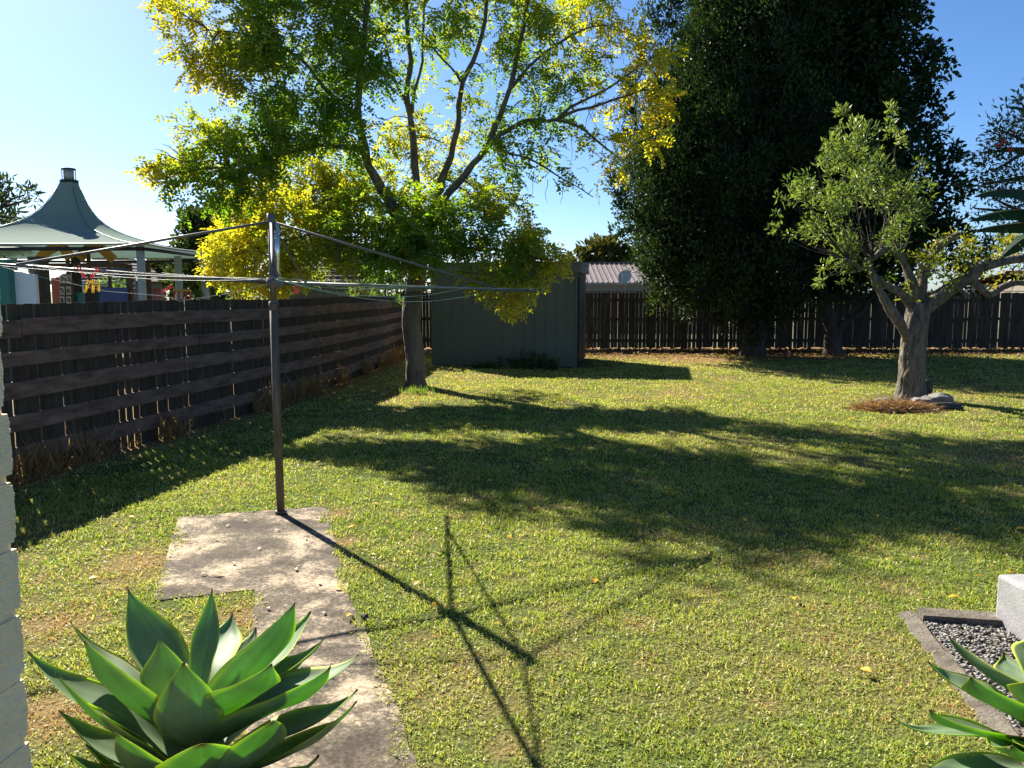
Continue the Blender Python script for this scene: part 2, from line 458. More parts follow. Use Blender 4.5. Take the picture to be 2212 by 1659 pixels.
# grass blades: one mesh of many small blades, finer near the camera
def blade_field():
    VV, FF, CC = [], [], []
    base = 0
    def emit(x, y, h, w, flat, clov):
        nonlocal base
        n = len(x)
        ang = rng.random(n) * 2 * np.pi
        dx, dy = np.cos(ang), np.sin(ang)
        la = rng.random(n) * 2 * np.pi
        lean = flat * (.4 + .9 * rng.random(n))
        ox, oy = np.cos(la) * lean * h, np.sin(la) * lean * h
        z0 = .012 * (fbm(x, y, 1.1, 3) - .5)
        dry = lawn_state(x, y)
        rr = rng.random(n)
        g = lerp3((.16, .255, .03), (.37, .43, .08), np.clip(.45 * rng.random(n) + 1.3 * (fbm(x, y, 1.1, 41, 5) - .32), 0, 1))
        s = lerp3((.40, .36, .15), (.56, .50, .25), rng.random(n))
        br = lerp3((.22, .12, .055), (.40, .24, .12), rng.random(n))
        isdry = rr < (.21 + .9 * dry)
        isbr = isdry & (rng.random(n) < np.clip(dry * 1.1 - .15, .06, .8))
        c = np.where(isbr[:, None], br, np.where(isdry[:, None], s, g))
        hz = h * np.sqrt(np.clip(1 - lean ** 2 * .6, .08, 1)) * (1 - .45 * dry)
        p = np.stack([x, y, z0], 1)
        sw = np.stack([dx * w / 2, dy * w / 2, np.zeros(n)], 1)
        m1 = p + np.stack([ox * .35, oy * .35, hz * .62], 1)
        tp = p + np.stack([ox, oy, hz], 1)
        v = np.stack([p - sw, p + sw, m1 + sw * .8, m1 - sw * .8, tp], 1)
        if clov:            # small round leaf held on a short stem
            c0 = p + np.stack([ox, oy, hz], 1)
            tilt = np.stack([np.zeros(n), np.zeros(n), (rng.random(n) - .5) * w * .9], 1)
            a = np.stack([dx, dy, np.zeros(n)], 1) * w[:, None] * .75 + tilt
            b = np.stack([-dy, dx, np.zeros(n)], 1) * w[:, None] * .6 - tilt * .6
            v = np.stack([c0 - a, c0 - a * .2 - b, c0 + a * .8 - b * .4, c0 + a, c0 + b], 1)
            f = np.array([[0, 1, 2, 3, 4]])
            f = np.array([[0, 1, 3], [0, 3, 4], [1, 2, 3]])
        else:
            f = np.array([[0, 1, 2], [0, 2, 3], [3, 2, 4]])
        VV.append(v.reshape(-1, 3)); CC.append(np.repeat(c, 5, 0))
        FF.append((f[None] + (base + 5 * np.arange(n))[:, None, None]).reshape(-1, 3))
        base += 5 * n
    bands = [(1.4, 3.4, 11500, .026, .0043), (3.4, 5.0, 9600, .028, .0051), (5.0, 7.5, 6000, .030, .0066), (7.5, 11, 3000, .032, .0088), (11, 16, 1600, .034, .0125), (16, 24.2, 800, .038, .018)]
    for (y0, y1, dens, h, w) in bands:
        xa, xb = max(-.70 * y1, -6.5) - .3, .70 * y1 + 1.0
        n = int((xb - xa) * (y1 - y0) * dens)
        x = xa + (xb - xa) * rng.random(n); y = y0 + (y1 - y0) * rng.random(n)
        ok = (x > fence_x(y) + .02) & (np.abs(x) < .68 * y + .8)
        wx = x + .05 * (vnoise(x, y, .12, 2) - .5) + .03 * (vnoise(x, y, .04, 12) - .5); wy = y + .07 * (vnoise(x, y, .12, 4) - .5)
        ip = inside(PATH, wx, wy)
        q = .012 + .075 * np.clip(fbm(x, y, .25, 51, 3) - .42, 0, 1) / .3
        if y0 < 7: ip &= inside(PATH, wx + q, wy) & inside(PATH, wx - q, wy) & inside(PATH, wx, wy + q) & inside(PATH, wx, wy - q)
        ok &= ~ip
        ok &= ~inside(BED, wx, wy)
        ok &= ~((x > -1.95) & (x < 1.95) & (y > 18.65 + (x + 1.9) * -.17 + .5) & (y < 22.2))
        ok &= ((x - RTREE.x) ** 2 + (y - RTREE.y) ** 2) > .42
        clump = fbm(x, y, .10 if y0 < 7 else .3, 21, 3)
        ok &= rng.random(n) < np.clip(.35 + 1.9 * (clump - .35), .18, 1) * (1 - .45 * lawn_state(x, y))
        x, y, clump = x[ok], y[ok], clump[ok]
        k = rng.random(len(x)) < (.30 if y0 < 7 else .12)
        hh = h * (.5 + .8 * rng.random(len(x))) * (.55 + .9 * clump)
        ww = w * (.7 + .7 * rng.random(len(x)))
        emit(x[~k], y[~k], hh[~k], ww[~k], .8, False)
        emit(x[k], y[k], hh[k] * .7, ww[k] * 1.45, .9, True)
    V = np.concatenate(VV); F = np.concatenate(FF); Cc = np.concatenate(CC)
    return mesh_np('grass', V, F, Cc, M['grass'])
tag(blade_field(), 'short patchy green and straw coloured turf of the yard', 'grass', kind='stuff')


# ------------------------------------------------------------------ leaves
def norm(a): return a / np.maximum(np.linalg.norm(a, axis=1, keepdims=True), 1e-9)

def rand_dirs(n):
    return norm(rng.normal(size=(n, 3)))

def leaf_quads(c, d, nrm, L, w, col):
    """diamond leaves: base, two shoulders, tip (folded a little)"""
    d = norm(d); s = norm(np.cross(d, nrm)); u = np.cross(s, d)
    L = np.broadcast_to(L, (len(c),))[:, None]; w = np.broadcast_to(w, (len(c),))[:, None]
    a = c; m = c + d * L * .48
    v = np.stack([a, m + s * w * .5 + u * w * .12, c + d * L - u * L * .08, m - s * w * .5 + u * w * .12], 1).reshape(-1, 3)
    f = np.arange(len(c) * 4).reshape(-1, 4)
    return v, f, np.repeat(col, 4, 0)


def ball(n, shell=.0):
    d = rand_dirs(n); r = rng.random(n) ** (1 / 3)
    r = shell + (1 - shell) * r
    return d * r[:, None]


def join(parts):
    V, F, K, b = [], [], [], 0
    for v, f, k in parts:
        V.append(v); F.append(f + b); K.append(k); b += len(v)
    return np.concatenate(V), np.concatenate(F), np.concatenate(K)


def pinnate_sprays(c, out, L, cols, pairs=5, leaf=.042):
    """feather leaves: a rachis with pairs of oval leaflets"""
    n = len(c)
    d = norm(out); up = np.tile([0, 0, 1.0], (n, 1)) + rng.normal(size=(n, 3)) * .45
    s = norm(np.cross(d, up)); u = np.cross(s, d)
    parts = []
    for k in range(pairs):
        t = (k + .6) / pairs
        base = c + d * L[:, None] * t - u * (L * .35 * t * t)[:, None]
        for sg in (-1, 1):
            dd = norm(s * sg + d * .45 + u * (rng.random((n, 1)) - .65) * .7)
            nn = u + rng.normal(size=(n, 3)) * .35
            lf = leaf * (.75 + .5 * rng.random(n)) * (L / .22)
            cc = cols * (.8 + .4 * rng.random((n, 1)))
            parts.append(leaf_quads(base, dd, nn, lf, lf * .62, cc))
    e = c + d * L[:, None] - u * (L * .35)[:, None]
    parts.append(leaf_quads(e, d - u * .3, u, leaf * np.ones(n), leaf * .6 * np.ones(n), cols))
    return join(parts)


def smooth_path(pts, k=4):
    pts = [Vector(p) for p in pts]
    out = []
    for i in range(len(pts) - 1):
        p0, p1, p2, p3 = pts[max(i - 1, 0)], pts[i], pts[i + 1], pts[min(i + 2, len(pts) - 1)]
        for j in range(k):
            t = j / k
            out.append(.5 * ((2 * p1) + (p2 - p0) * t + (2 * p0 - 5 * p1 + 4 * p2 - p3) * t * t + (3 * p1 - p0 - 3 * p2 + p3) * t ** 3))
    out.append(pts[-1])
    return out


def limb(pts, r0, r1, n=9, wob=.25, jit=.0, power=.8):
    sp = smooth_path(pts, 4)
    if jit:
        sp = [p + Vector((mnoise.noise(p * 2.3), mnoise.noise(p * 2.3 + Vector((9, 0, 0))), mnoise.noise(p * 2.3 + Vector((0, 9, 0))))) * jit for p in sp]
    m = len(sp) - 1
    return sp, [r0 + (r1 - r0) * (i / m) ** power for i in range(m + 1)]


def twigs_to(mb, nodes, targets, r=.012, n=4, droop=.15):
    nodes_a = np.array([tuple(p) for p in nodes])
    for t in targets:
        t = Vector(t)
        i = int(np.argmin(((nodes_a - np.array(t)) ** 2).sum(1)))
        a = Vector(nodes_a[i]); L = (t - a).length
        if L < .05: continue
        m1 = a.lerp(t, .35) + Vector((rnd.uniform(-.1, .1), rnd.uniform(-.1, .1), droop)) * L
        m2 = a.lerp(t, .7) + Vector((rnd.uniform(-.08, .08), rnd.uniform(-.08, .08), droop * .8)) * L
        sp = smooth_path([a, m1, m2, t], 3)
        k = len(sp) - 1
        mb.tube(sp, [r * (1 - .75 * j / k) * (.6 + .5 * min(L, 1.5)) for j in range(k + 1)], n, cap=False)


# ------------------------------------------------------------------ the golden feather-leaved tree
GR, YL, OR = np.array((.125, .24, .022)), np.array((.50, .465, .035)), np.array((.50, .33, .025))
# clumps: photo x, y, radius (px), yellowness, forward distance, density
GC = [(370, 15, 45, .95, 13.6, 1), (450, 85, 70, .8, 13.8, 1), (520, 50, 75, .5, 14.2, 1), (435, 150, 38, .95, 13.4, 1), (495, 165, 38, .85, 13.6, .8), (560, 150, 75, .4, 13.8, 1.1), (630, 80, 95, .2, 14.2, 1.1),
      (560, 225, 55, .3, 13.4, 1.1), (650, 200, 85, .04, 13.6, 1.3), (705, 290, 85, .06, 13.8, 1.2), (620, 300, 48, .15, 13.2, 1.1), (745, 130, 105, .08, 14.2, 1), (750, 25, 90, .2, 14.6, 1), (690, 20, 60, .25, 13.8, .8),
      (860, 30, 70, .4, 15, .7), (960, 80, 70, .2, 15.4, .8), (905, 130, 50, .5, 15.6, .4), (1000, 30, 60, .4, 15.5, .6), (1100, 30, 75, .4, 15.4, .8), (1180, 60, 80, .45, 15, .9), (1265, 35, 75, .8, 15, .8), (1335, 80, 60, .9, 14.8, .6),
      (1240, 140, 70, .55, 14.8, .7), (1140, 150, 65, .3, 15, .7), (1050, 150, 60, .3, 15.4, .5), (1330, 190, 50, .85, 14.4, .5), (1400, 150, 55, .95, 14, .7), (1440, 105, 40, .95, 13.8, .8), (1425, 215, 52, .95, 13.8, .9), (1370, 240, 30, .9, 14, .5),
      (1190, 225, 65, .12, 14.6, .9), (1225, 280, 40, .2, 14.4, .6), (1390, 310, 42, .98, 13.8, .9), (1345, 345, 42, 1, 13.8, .8), (1290, 300, 35, .75, 14, .4), (1190, 370, 40, .15, 14, .35), (1270, 410, 30, .6, 13.8, .25), (1230, 400, 30, .3, 13.8, .25),
      (1135, 320, 60, .08, 14.6, 1), (1080, 270, 55, .35, 15, .8), (1000, 235, 60, .5, 15.8, .5), (950, 320, 70, .7, 16, .8), (905, 250, 50, .7, 16, .5), (1010, 400, 55, .45, 15.6, .7), (875, 365, 60, .7, 16, .9), (840, 290, 50, .6, 15.8, .5), (1090, 380, 55, .12, 14.8, .8),
      (350, 320, 35, .8, 12.6, .9), (400, 350, 55, .6, 12.6, 1), (345, 395, 28, .95, 12.4, .9), (450, 305, 60, .5, 12.9, 1), (500, 350, 70, .15, 12.8, 1.2), (425, 405, 52, .08, 12.4, 1.2), (560, 325, 60, .15, 13, 1.1), (480, 415, 48, .04, 12.6, 1.1), (605, 345, 50, .15, 13.2, 1), (500, 300, 40, .4, 13, .9), (540, 400, 45, .15, 12.8, .8),
      (665, 395, 70, .85, 15.4, 1), (720, 360, 60, .75, 15.6, 1), (600, 440, 70, .9, 14.4, 1.1), (540, 480, 52, .95, 14, 1.1), (505, 530, 50, .97, 13.8, 1.2), (560, 560, 70, .85, 13.8, 1.2), (480, 572, 38, 1, 13.6, 1.1), (640, 500, 80, .8, 14.2, 1.2), (610, 590, 55, .75, 13.8, 1.1), (720, 450, 80, .7, 14.8, 1.1), (540, 620, 38, .9, 13.6, 1), (760, 400, 55, .6, 15.6, 1), (695, 540, 55, .5, 14, 1), (655, 570, 45, .6, 13.9, 1), (700, 420, 60, .75, 15.4, 1),
      (800, 450, 80, .25, 14.6, 1.2), (860, 500, 80, .06, 14, 1.3), (950, 460, 80, .15, 14.4, 1.2), (900, 560, 50, .06, 13.8, 1.1), (1000, 510, 75, .12, 14, 1.2), (1060, 450, 65, .5, 14.6, 1), (1100, 510, 62, .6, 14, 1), (1150, 535, 50, .75, 13.7, 1), (1195, 560, 38, .95, 13.5, 1), (1080, 565, 60, .3, 13.6, 1.2),
      (1020, 590, 45, .55, 13.5, 1), (1090, 615, 50, .8, 13.4, 1.1), (1115, 645, 36, .9, 13.3, 1), (1160, 610, 35, .75, 13.4, 1), (735, 575, 26, .9, 13.6, .8), (760, 500, 60, .3, 14.2, 1.1), (830, 550, 45, .1, 13.8, 1), (780, 560, 30, .3, 13.8, .8), (960, 545, 50, .08, 13.8, 1.1)]
# the part of the crown above the picture (it shades the lawn)
for yy in (-40, -105, -175, -250):
    for xx in range(370, 1230, 78):
        if rnd.random() < (.9 if yy > -200 else .6):
            GC.append((xx + rnd.uniform(-35, 35), yy + rnd.uniform(-25, 20), rnd.uniform(42, 66), rnd.uniform(.1, .8), rnd.uniform(14.0, 16.2), 1.25))
for i in range(2):
    GC.append((rnd.uniform(560, 1250), rnd.uniform(40, 500), rnd.uniform(50, 85), rnd.uniform(.1, .6), rnd.uniform(15.8, 17.5), .55))


def golden_tree():
    root = empty('golden_tree', TREE, 'large golden and green feather-leaved tree with grey trunk beside the shed', 'tree')
    t = MB()
    pts = [(900, 842, 14.96), (898, 820, 14.96), (896, 760, 14.96), (888, 700, 14.95), (893, 640, 14.95), (902, 590, 14.95), (905, 545, 14.95)]
    sp, rr = limb([P(*p) for p in pts], .185, .15, 16)
    for i in range(5): rr[i] += .07 * (1 - i / 5) ** 2
    t.barktube(sp, rr, 40, 4)
    trunk = t.build('trunk', M['bark'], root)
    limbs = [([(903, 575, 14.95), (850, 450, 14.7), (815, 390, 14.6), (788, 325, 14.4), (772, 250, 14.4), (776, 170, 14.4), (792, 60, 14.4), (800, -90, 14.5)], .12, .035),
             ([(905, 560, 14.95), (903, 430, 15.2), (893, 300, 15.4), (882, 220, 15.4), (886, 130, 15.4), (880, 0, 15.4), (885, -120, 15.5)], .085, .03),
             ([(908, 560, 14.95), (940, 430, 15.0), (965, 355, 15.1), (985, 280, 15.1), (1000, 180, 15.2), (1040, 80, 15.2), (1062, -60, 15.2)], .085, .03),
             ([(908, 570, 14.95), (955, 440, 14.8), (1010, 370, 14.7), (1060, 300, 14.7), (1102, 190, 14.8), (1125, 90, 14.9), (1150, -60, 15)], .09, .028),
             ([(1045, 325, 14.7), (1130, 262, 14.6), (1200, 255, 14.4), (1300, 222, 14.2), (1385, 195, 14)], .05, .014),
             ([(1195, 255, 14.4), (1255, 280, 14.2), (1310, 320, 14), (1345, 350, 13.9)], .03, .01),
             ([(792, 330, 14.4), (740, 318, 14.0), (680, 318, 13.7), (610, 335, 13.2), (520, 352, 12.8), (410, 370, 12.6)], .05, .013),
             ([(895, 560, 14.9), (835, 445, 14.8), (765, 425, 14.7), (690, 440, 14.5), (640, 480, 14.2), (560, 545, 13.8)], .055, .014),
             ([(903, 585, 14.9), (960, 545, 14.3), (1060, 540, 13.8), (1140, 552, 13.6), (1185, 565, 13.5)], .05, .012),
             ([(900, 575, 14.9), (850, 540, 14.2), (760, 500, 14.1), (690, 500, 14.1), (620, 520, 14)], .045, .012),
             ([(880, 225, 15.4), (850, 160, 15.3), (832, 90, 15.2), (820, 0, 15.1)], .035, .012),
             ([(890, 245, 15.4), (910, 130, 15.4), (916, 30, 15.4), (930, -60, 15.4)], .035, .012),
             ([(772, 250, 14.4), (715, 200, 14.2), (650, 130, 14), (560, 80, 13.8), (450, 60, 13.7)], .045, .012),
             ([(1000, 180, 15.2), (960, 130, 15.2), (900, 60, 15.2)], .03, .01),
             ([(1100, 195, 14.8), (1160, 130, 14.9), (1260, 60, 14.9), (1330, 60, 14.7)], .035, .01),
             ([(1062, 298, 14.7), (1090, 330, 14.6), (1160, 350, 14.2), (1220, 390, 13.9), (1285, 425, 13.8)], .03, .007),
             ([(1200, 255, 14.4), (1280, 205, 14.2), (1370, 150, 14.0), (1440, 105, 13.8)], .03, .008)]
    nodes = []
    for pl, r0, r1 in limbs:
        b = MB(); sp, rr = limb([P(*p) for p in pl], r0, r1, jit=.05)
        b.tube(sp, rr, 9, wob=.25)
        b.build('branch', M['bark'], root)
        nodes += sp[2:]
    tw = MB()
    targets = []
    for (x, y, r, yf, Y, de) in GC:
        if y < -15: continue
        c = P(x, y, Y); rm = r * Y / FPX
        for k in range(4):
            q = ball(1)[0] * rm * .75
            targets.append(c + Vector((q[0], q[1] * 1.2, q[2] * .8)))
    twigs_to(tw, nodes, targets, .013, 4, .1)
    # sparse bare twiglets on the right side
    for k in range(60):
        a = P(rnd.uniform(1120, 1420), rnd.uniform(40, 420), rnd.uniform(13.8, 14.8))
        pts = [a]
        d = Vector((rnd.uniform(-.2, 1), rnd.uniform(-.5, .5), rnd.uniform(-.9, .4))).normalized()
        for j in range(4):
            d = (d + Vector((rnd.uniform(-.4, .4), rnd.uniform(-.4, .4), rnd.uniform(-.5, .3)))).normalized(); pts.append(pts[-1] + d * .13)
        tw.tube(pts, [.006, .005, .0045, .004, .003], 4, cap=False)
    tag(tw.build('twigs', M['bark'], root), kind='stuff')
    parts = []
    for (x, y, r, yf, Y, de) in GC:
        c = np.array(P(x, y, Y)); rm = r * Y / FPX
        # sub-clumps give an uneven outline with gaps
        ns = max(3, int(8 * (rm / .5) ** 1.3))
        sub = ball(ns) * np.array([rm, rm * 1.25, rm * .8]) * .92
        n = int(128 * de * (rm / .5) ** 2)
        if y < -15: n = int(n * .6)
        elif x > 840 and y < 430: n = int(n * .72)
        w = rng.integers(0, ns, n)
        sz = rm * .34
        off = rng.normal(size=(n, 3)) * np.array([sz, sz, sz * .62]) * .62
        pos = c + sub[w] + off
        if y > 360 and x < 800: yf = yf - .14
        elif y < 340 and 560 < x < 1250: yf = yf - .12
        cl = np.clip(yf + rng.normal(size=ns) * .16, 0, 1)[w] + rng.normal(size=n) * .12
        # sun side of each clump painted yellower in the leaf colour
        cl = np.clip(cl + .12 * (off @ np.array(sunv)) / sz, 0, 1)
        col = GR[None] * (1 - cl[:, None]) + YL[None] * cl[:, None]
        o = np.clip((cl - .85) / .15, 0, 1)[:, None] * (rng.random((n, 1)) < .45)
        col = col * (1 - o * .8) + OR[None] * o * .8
        dr_ = norm(off / sz * .6 + sub[w] / rm * .7 + rng.normal(size=(n, 3)) * .5 + np.array([0, 0, -.25]))
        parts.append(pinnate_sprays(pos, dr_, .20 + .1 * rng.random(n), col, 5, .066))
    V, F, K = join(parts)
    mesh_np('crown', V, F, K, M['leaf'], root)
golden_tree()


# ------------------------------------------------------------------ other trees
def crown_from(clumps, n_per, L, w, colA, colB, updir=(0, 0, .3), out_k=.8, sub_k=9, jitter=.5, sz_k=.36, flat=1.0, colnoise=.25, tpow=1.0, tall=1.0):
    """clumps: (center Vector, radius m, density)"""
    parts = []
    cA, cB = np.array(colA), np.array(colB)
    for c, rm, de in clumps:
        ns = max(3, int(sub_k * (rm / .5) ** 1.2)); ns = min(ns, 60)
        sub = ball(ns, .35) * rm * np.array([1, 1, flat])
        n = int(n_per * de * (rm / .5) ** 2)
        k = rng.integers(0, ns, n)
        sz = rm * sz_k
        off = np.clip(rng.normal(size=(n, 3)), -1.6, 1.6) * sz * .7 * np.array([1, 1, flat * tall])
        pos = np.array(c) + sub[k] + off
        d = norm(out_k * (sub[k] / rm * .6 + off / sz * .7) + np.array(updir) + rng.normal(size=(n, 3)) * jitter)
        nn = rand_dirs(n) + np.array([0, 0, .6])
        t = np.clip((rng.random(ns)[k] ** tpow - .5) * 1.2 + .5 + rng.normal(size=n) * colnoise, 0, 1)
        col = cA[None] * (1 - t[:, None]) + cB[None] * t[:, None]
        s = .7 + .6 * rng.random(n)
        parts.append(leaf_quads(pos, d, nn, L * s, w * s, col))
    return join(parts)


def outline_clumps(rows, Y, step, r, depth, jit=.3, dens=1.0, fill=1.0):
    """rows: (y px, x left px, x right px); fills the outline with clumps through a rounded depth"""
    out = []
    ys = [q[0] for q in rows]
    y = ys[0]
    sp = step * FPX / Y
    while y <= ys[-1]:
        a = np.interp(y, ys, [q[1] for q in rows]); b = np.interp(y, ys, [q[2] for q in rows])
        n = max(1, int((b - a) / sp))
        for i in range(n + 1):
            u = (i + .5) / (n + 1) * 2 - 1
            x = (a + b) / 2 + u * max((b - a) / 2 - r * FPX / Y * .75, 0)
            half = depth * math.sqrt(max(0, 1 - u * u)) + .2
            for dy in (-1, 1):
                yy = Y + dy * half * rnd.uniform(.55, 1)
                p = P(x + rnd.uniform(-1, 1) * jit * sp, y + rnd.uniform(-1, 1) * jit * sp, Y)
                # keep the place in the crown, only move it in depth
                out.append((Vector((p.x, yy, p.z)), r * rnd.uniform(.75, 1.2), dens))
            if fill and half > 1 and rnd.random() < fill:
                p = P(x, y, Y)
                out.append((Vector((p.x, Y + rnd.uniform(-.4, .4) * half, p.z)), r * 1.1, dens * .8))
        y += sp
    return out


def conifer():
    b = G(1625, 770)
    root = empty('dense_conifer', b, 'huge dense dark evergreen with feathery upright sprays in front of back fence', 'tree')
    t = MB()
    tp = [Vector((b.x, b.y, -.05)), Vector((b.x + .05, b.y, 1)), Vector((b.x - .1, b.y, 3)), Vector((b.x, b.y, 7)), Vector((b.x, b.y, 12))]
    sp, rr = limb(tp, .36, .06); t.tube(sp, rr, 14, wob=.3)
    t.build('trunk', M['bark_dark'], root)
    rows = [(-560, 1580, 1700), (-400, 1530, 1760), (-200, 1480, 1800), (0, 1485, 1800), (100, 1450, 1800), (270, 1385, 1790), (400, 1350, 1790), (480, 1355, 1770), (560, 1380, 1740), (625, 1425, 1735)]
    cl = outline_clumps(rows, 22.2, .85, .8, 2.3, .35, 1.0)
    # drooping lit sprays at the skirt
    for (x, y, r) in ((1425, 640, .28), (1470, 600, .4), (1500, 640, .3), (1400, 600, .35), (1365, 470, .35), (1345, 430, .3), (1350, 290, .35), (1380, 190, .4), (1400, 120, .4), (1435, 30, .5), (1545, 665, .3), (1600, 650, .5), (1640, 690, .4), (1610, 715, .35), (1680, 640, .5), (1450, 655, .22), (1390, 560, .3), (1345, 500, .28), (1330, 400, .3), (1365, 240, .3), (1415, 60, .3), (1440, 5, .3), (1590, 690, .4), (1500, 655, .25), (1700, 645, .4), (1760, 640, .4)):
        cl.append((P(x, y, 20.8), r, 1.2))
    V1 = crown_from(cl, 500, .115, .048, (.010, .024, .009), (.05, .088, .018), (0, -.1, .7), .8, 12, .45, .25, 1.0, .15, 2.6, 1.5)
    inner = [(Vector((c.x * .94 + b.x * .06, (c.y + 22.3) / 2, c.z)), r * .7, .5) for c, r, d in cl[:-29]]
    V2 = crown_from(inner, 200, .22, .13, (.008, .016, .006), (.012, .024, .008), (0, 0, .4), .4, 6, .8)  # added inner mass, its near-black leaves put interior shade into colour
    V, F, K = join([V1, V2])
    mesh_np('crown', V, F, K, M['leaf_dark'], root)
conifer()


def dark_broadleaf():
    b = G(1800, 768)
    root = empty('dark_broadleaf_tree', b, 'tall dark large-leaved tree with crooked trunk behind the pruned tree', 'tree')
    t = MB()
    Y = b.y
    sp, rr = limb([P(1800, 772, Y), P(1798, 720, Y), P(1790, 690, Y), P(1775, 640, Y), P(1770, 560, Y), P(1790, 420, Y), P(1830, 250, Y), P(1850, 0, Y)], .24, .08, jit=.06)
    t.tube(sp, rr, 12, wob=.35); t.build('trunk', M['bark_dark'], root)
    for pl in ([(1800, 735, Y), (1830, 690, Y - .2), (1870, 660, Y - .5), (1900, 610, Y - .6), (1940, 520, Y - .5)], [(1790, 420, Y), (1880, 330, Y), (1960, 250, Y), (2000, 180, Y)], [(1775, 600, Y), (1900, 520, Y), (2000, 440, Y), (2050, 390, Y)]):
        l = MB(); sp, rr = limb([P(*p) for p in pl], .12, .03, jit=.08); l.tube(sp, rr, 8, wob=.3); l.build('branch', M['bark_dark'], root)
    rows = [(-560, 1760, 1860), (-350, 1730, 1930), (-150, 1720, 1930), (0, 1730, 1930), (130, 1740, 1925), (300, 1750, 1930), (420, 1750, 1965), (500, 1720, 2000), (570, 1700, 1970), (632, 1690, 1900)]
    cl = outline_clumps(rows, 22.6, .9, .8, 2.0, .35, .95)
    for (x, y, r) in ((2000, 110, .45), (2015, 160, .45), (1985, 180, .5), (2000, 230, .4), (1975, 260, .5), (2025, 215, .25), (2010, 290, .4), (1985, 320, .5), (2040, 370, .5), (2070, 400, .32), (2030, 420, .5), (2060, 350, .35), (2000, 400, .6),
                      (2040, 480, .45), (2020, 520, .55), (2060, 540, .45), (2090, 570, .4), (2110, 540, .4), (2000, 470, .5), (2100, 610, .35), (1975, 60, .4), (1970, 120, .5), (2045, 300, .28), (2010, 130, .3), (1990, 20, .3), (2075, 440, .3), (1960, -30, .4)):
        cl.append((P(x, y, 21.6), r, .9))
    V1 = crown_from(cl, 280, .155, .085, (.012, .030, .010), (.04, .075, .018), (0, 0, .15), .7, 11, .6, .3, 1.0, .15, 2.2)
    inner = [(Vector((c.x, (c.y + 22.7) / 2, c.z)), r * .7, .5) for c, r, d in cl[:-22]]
    V2 = crown_from(inner, 200, .22, .13, (.008, .016, .006), (.012, .024, .008), (0, 0, .2), .4, 6, .8)  # darker filler leaves, the crown's inside shade painted into their colour
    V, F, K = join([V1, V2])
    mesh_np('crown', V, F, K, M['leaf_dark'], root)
dark_broadleaf()


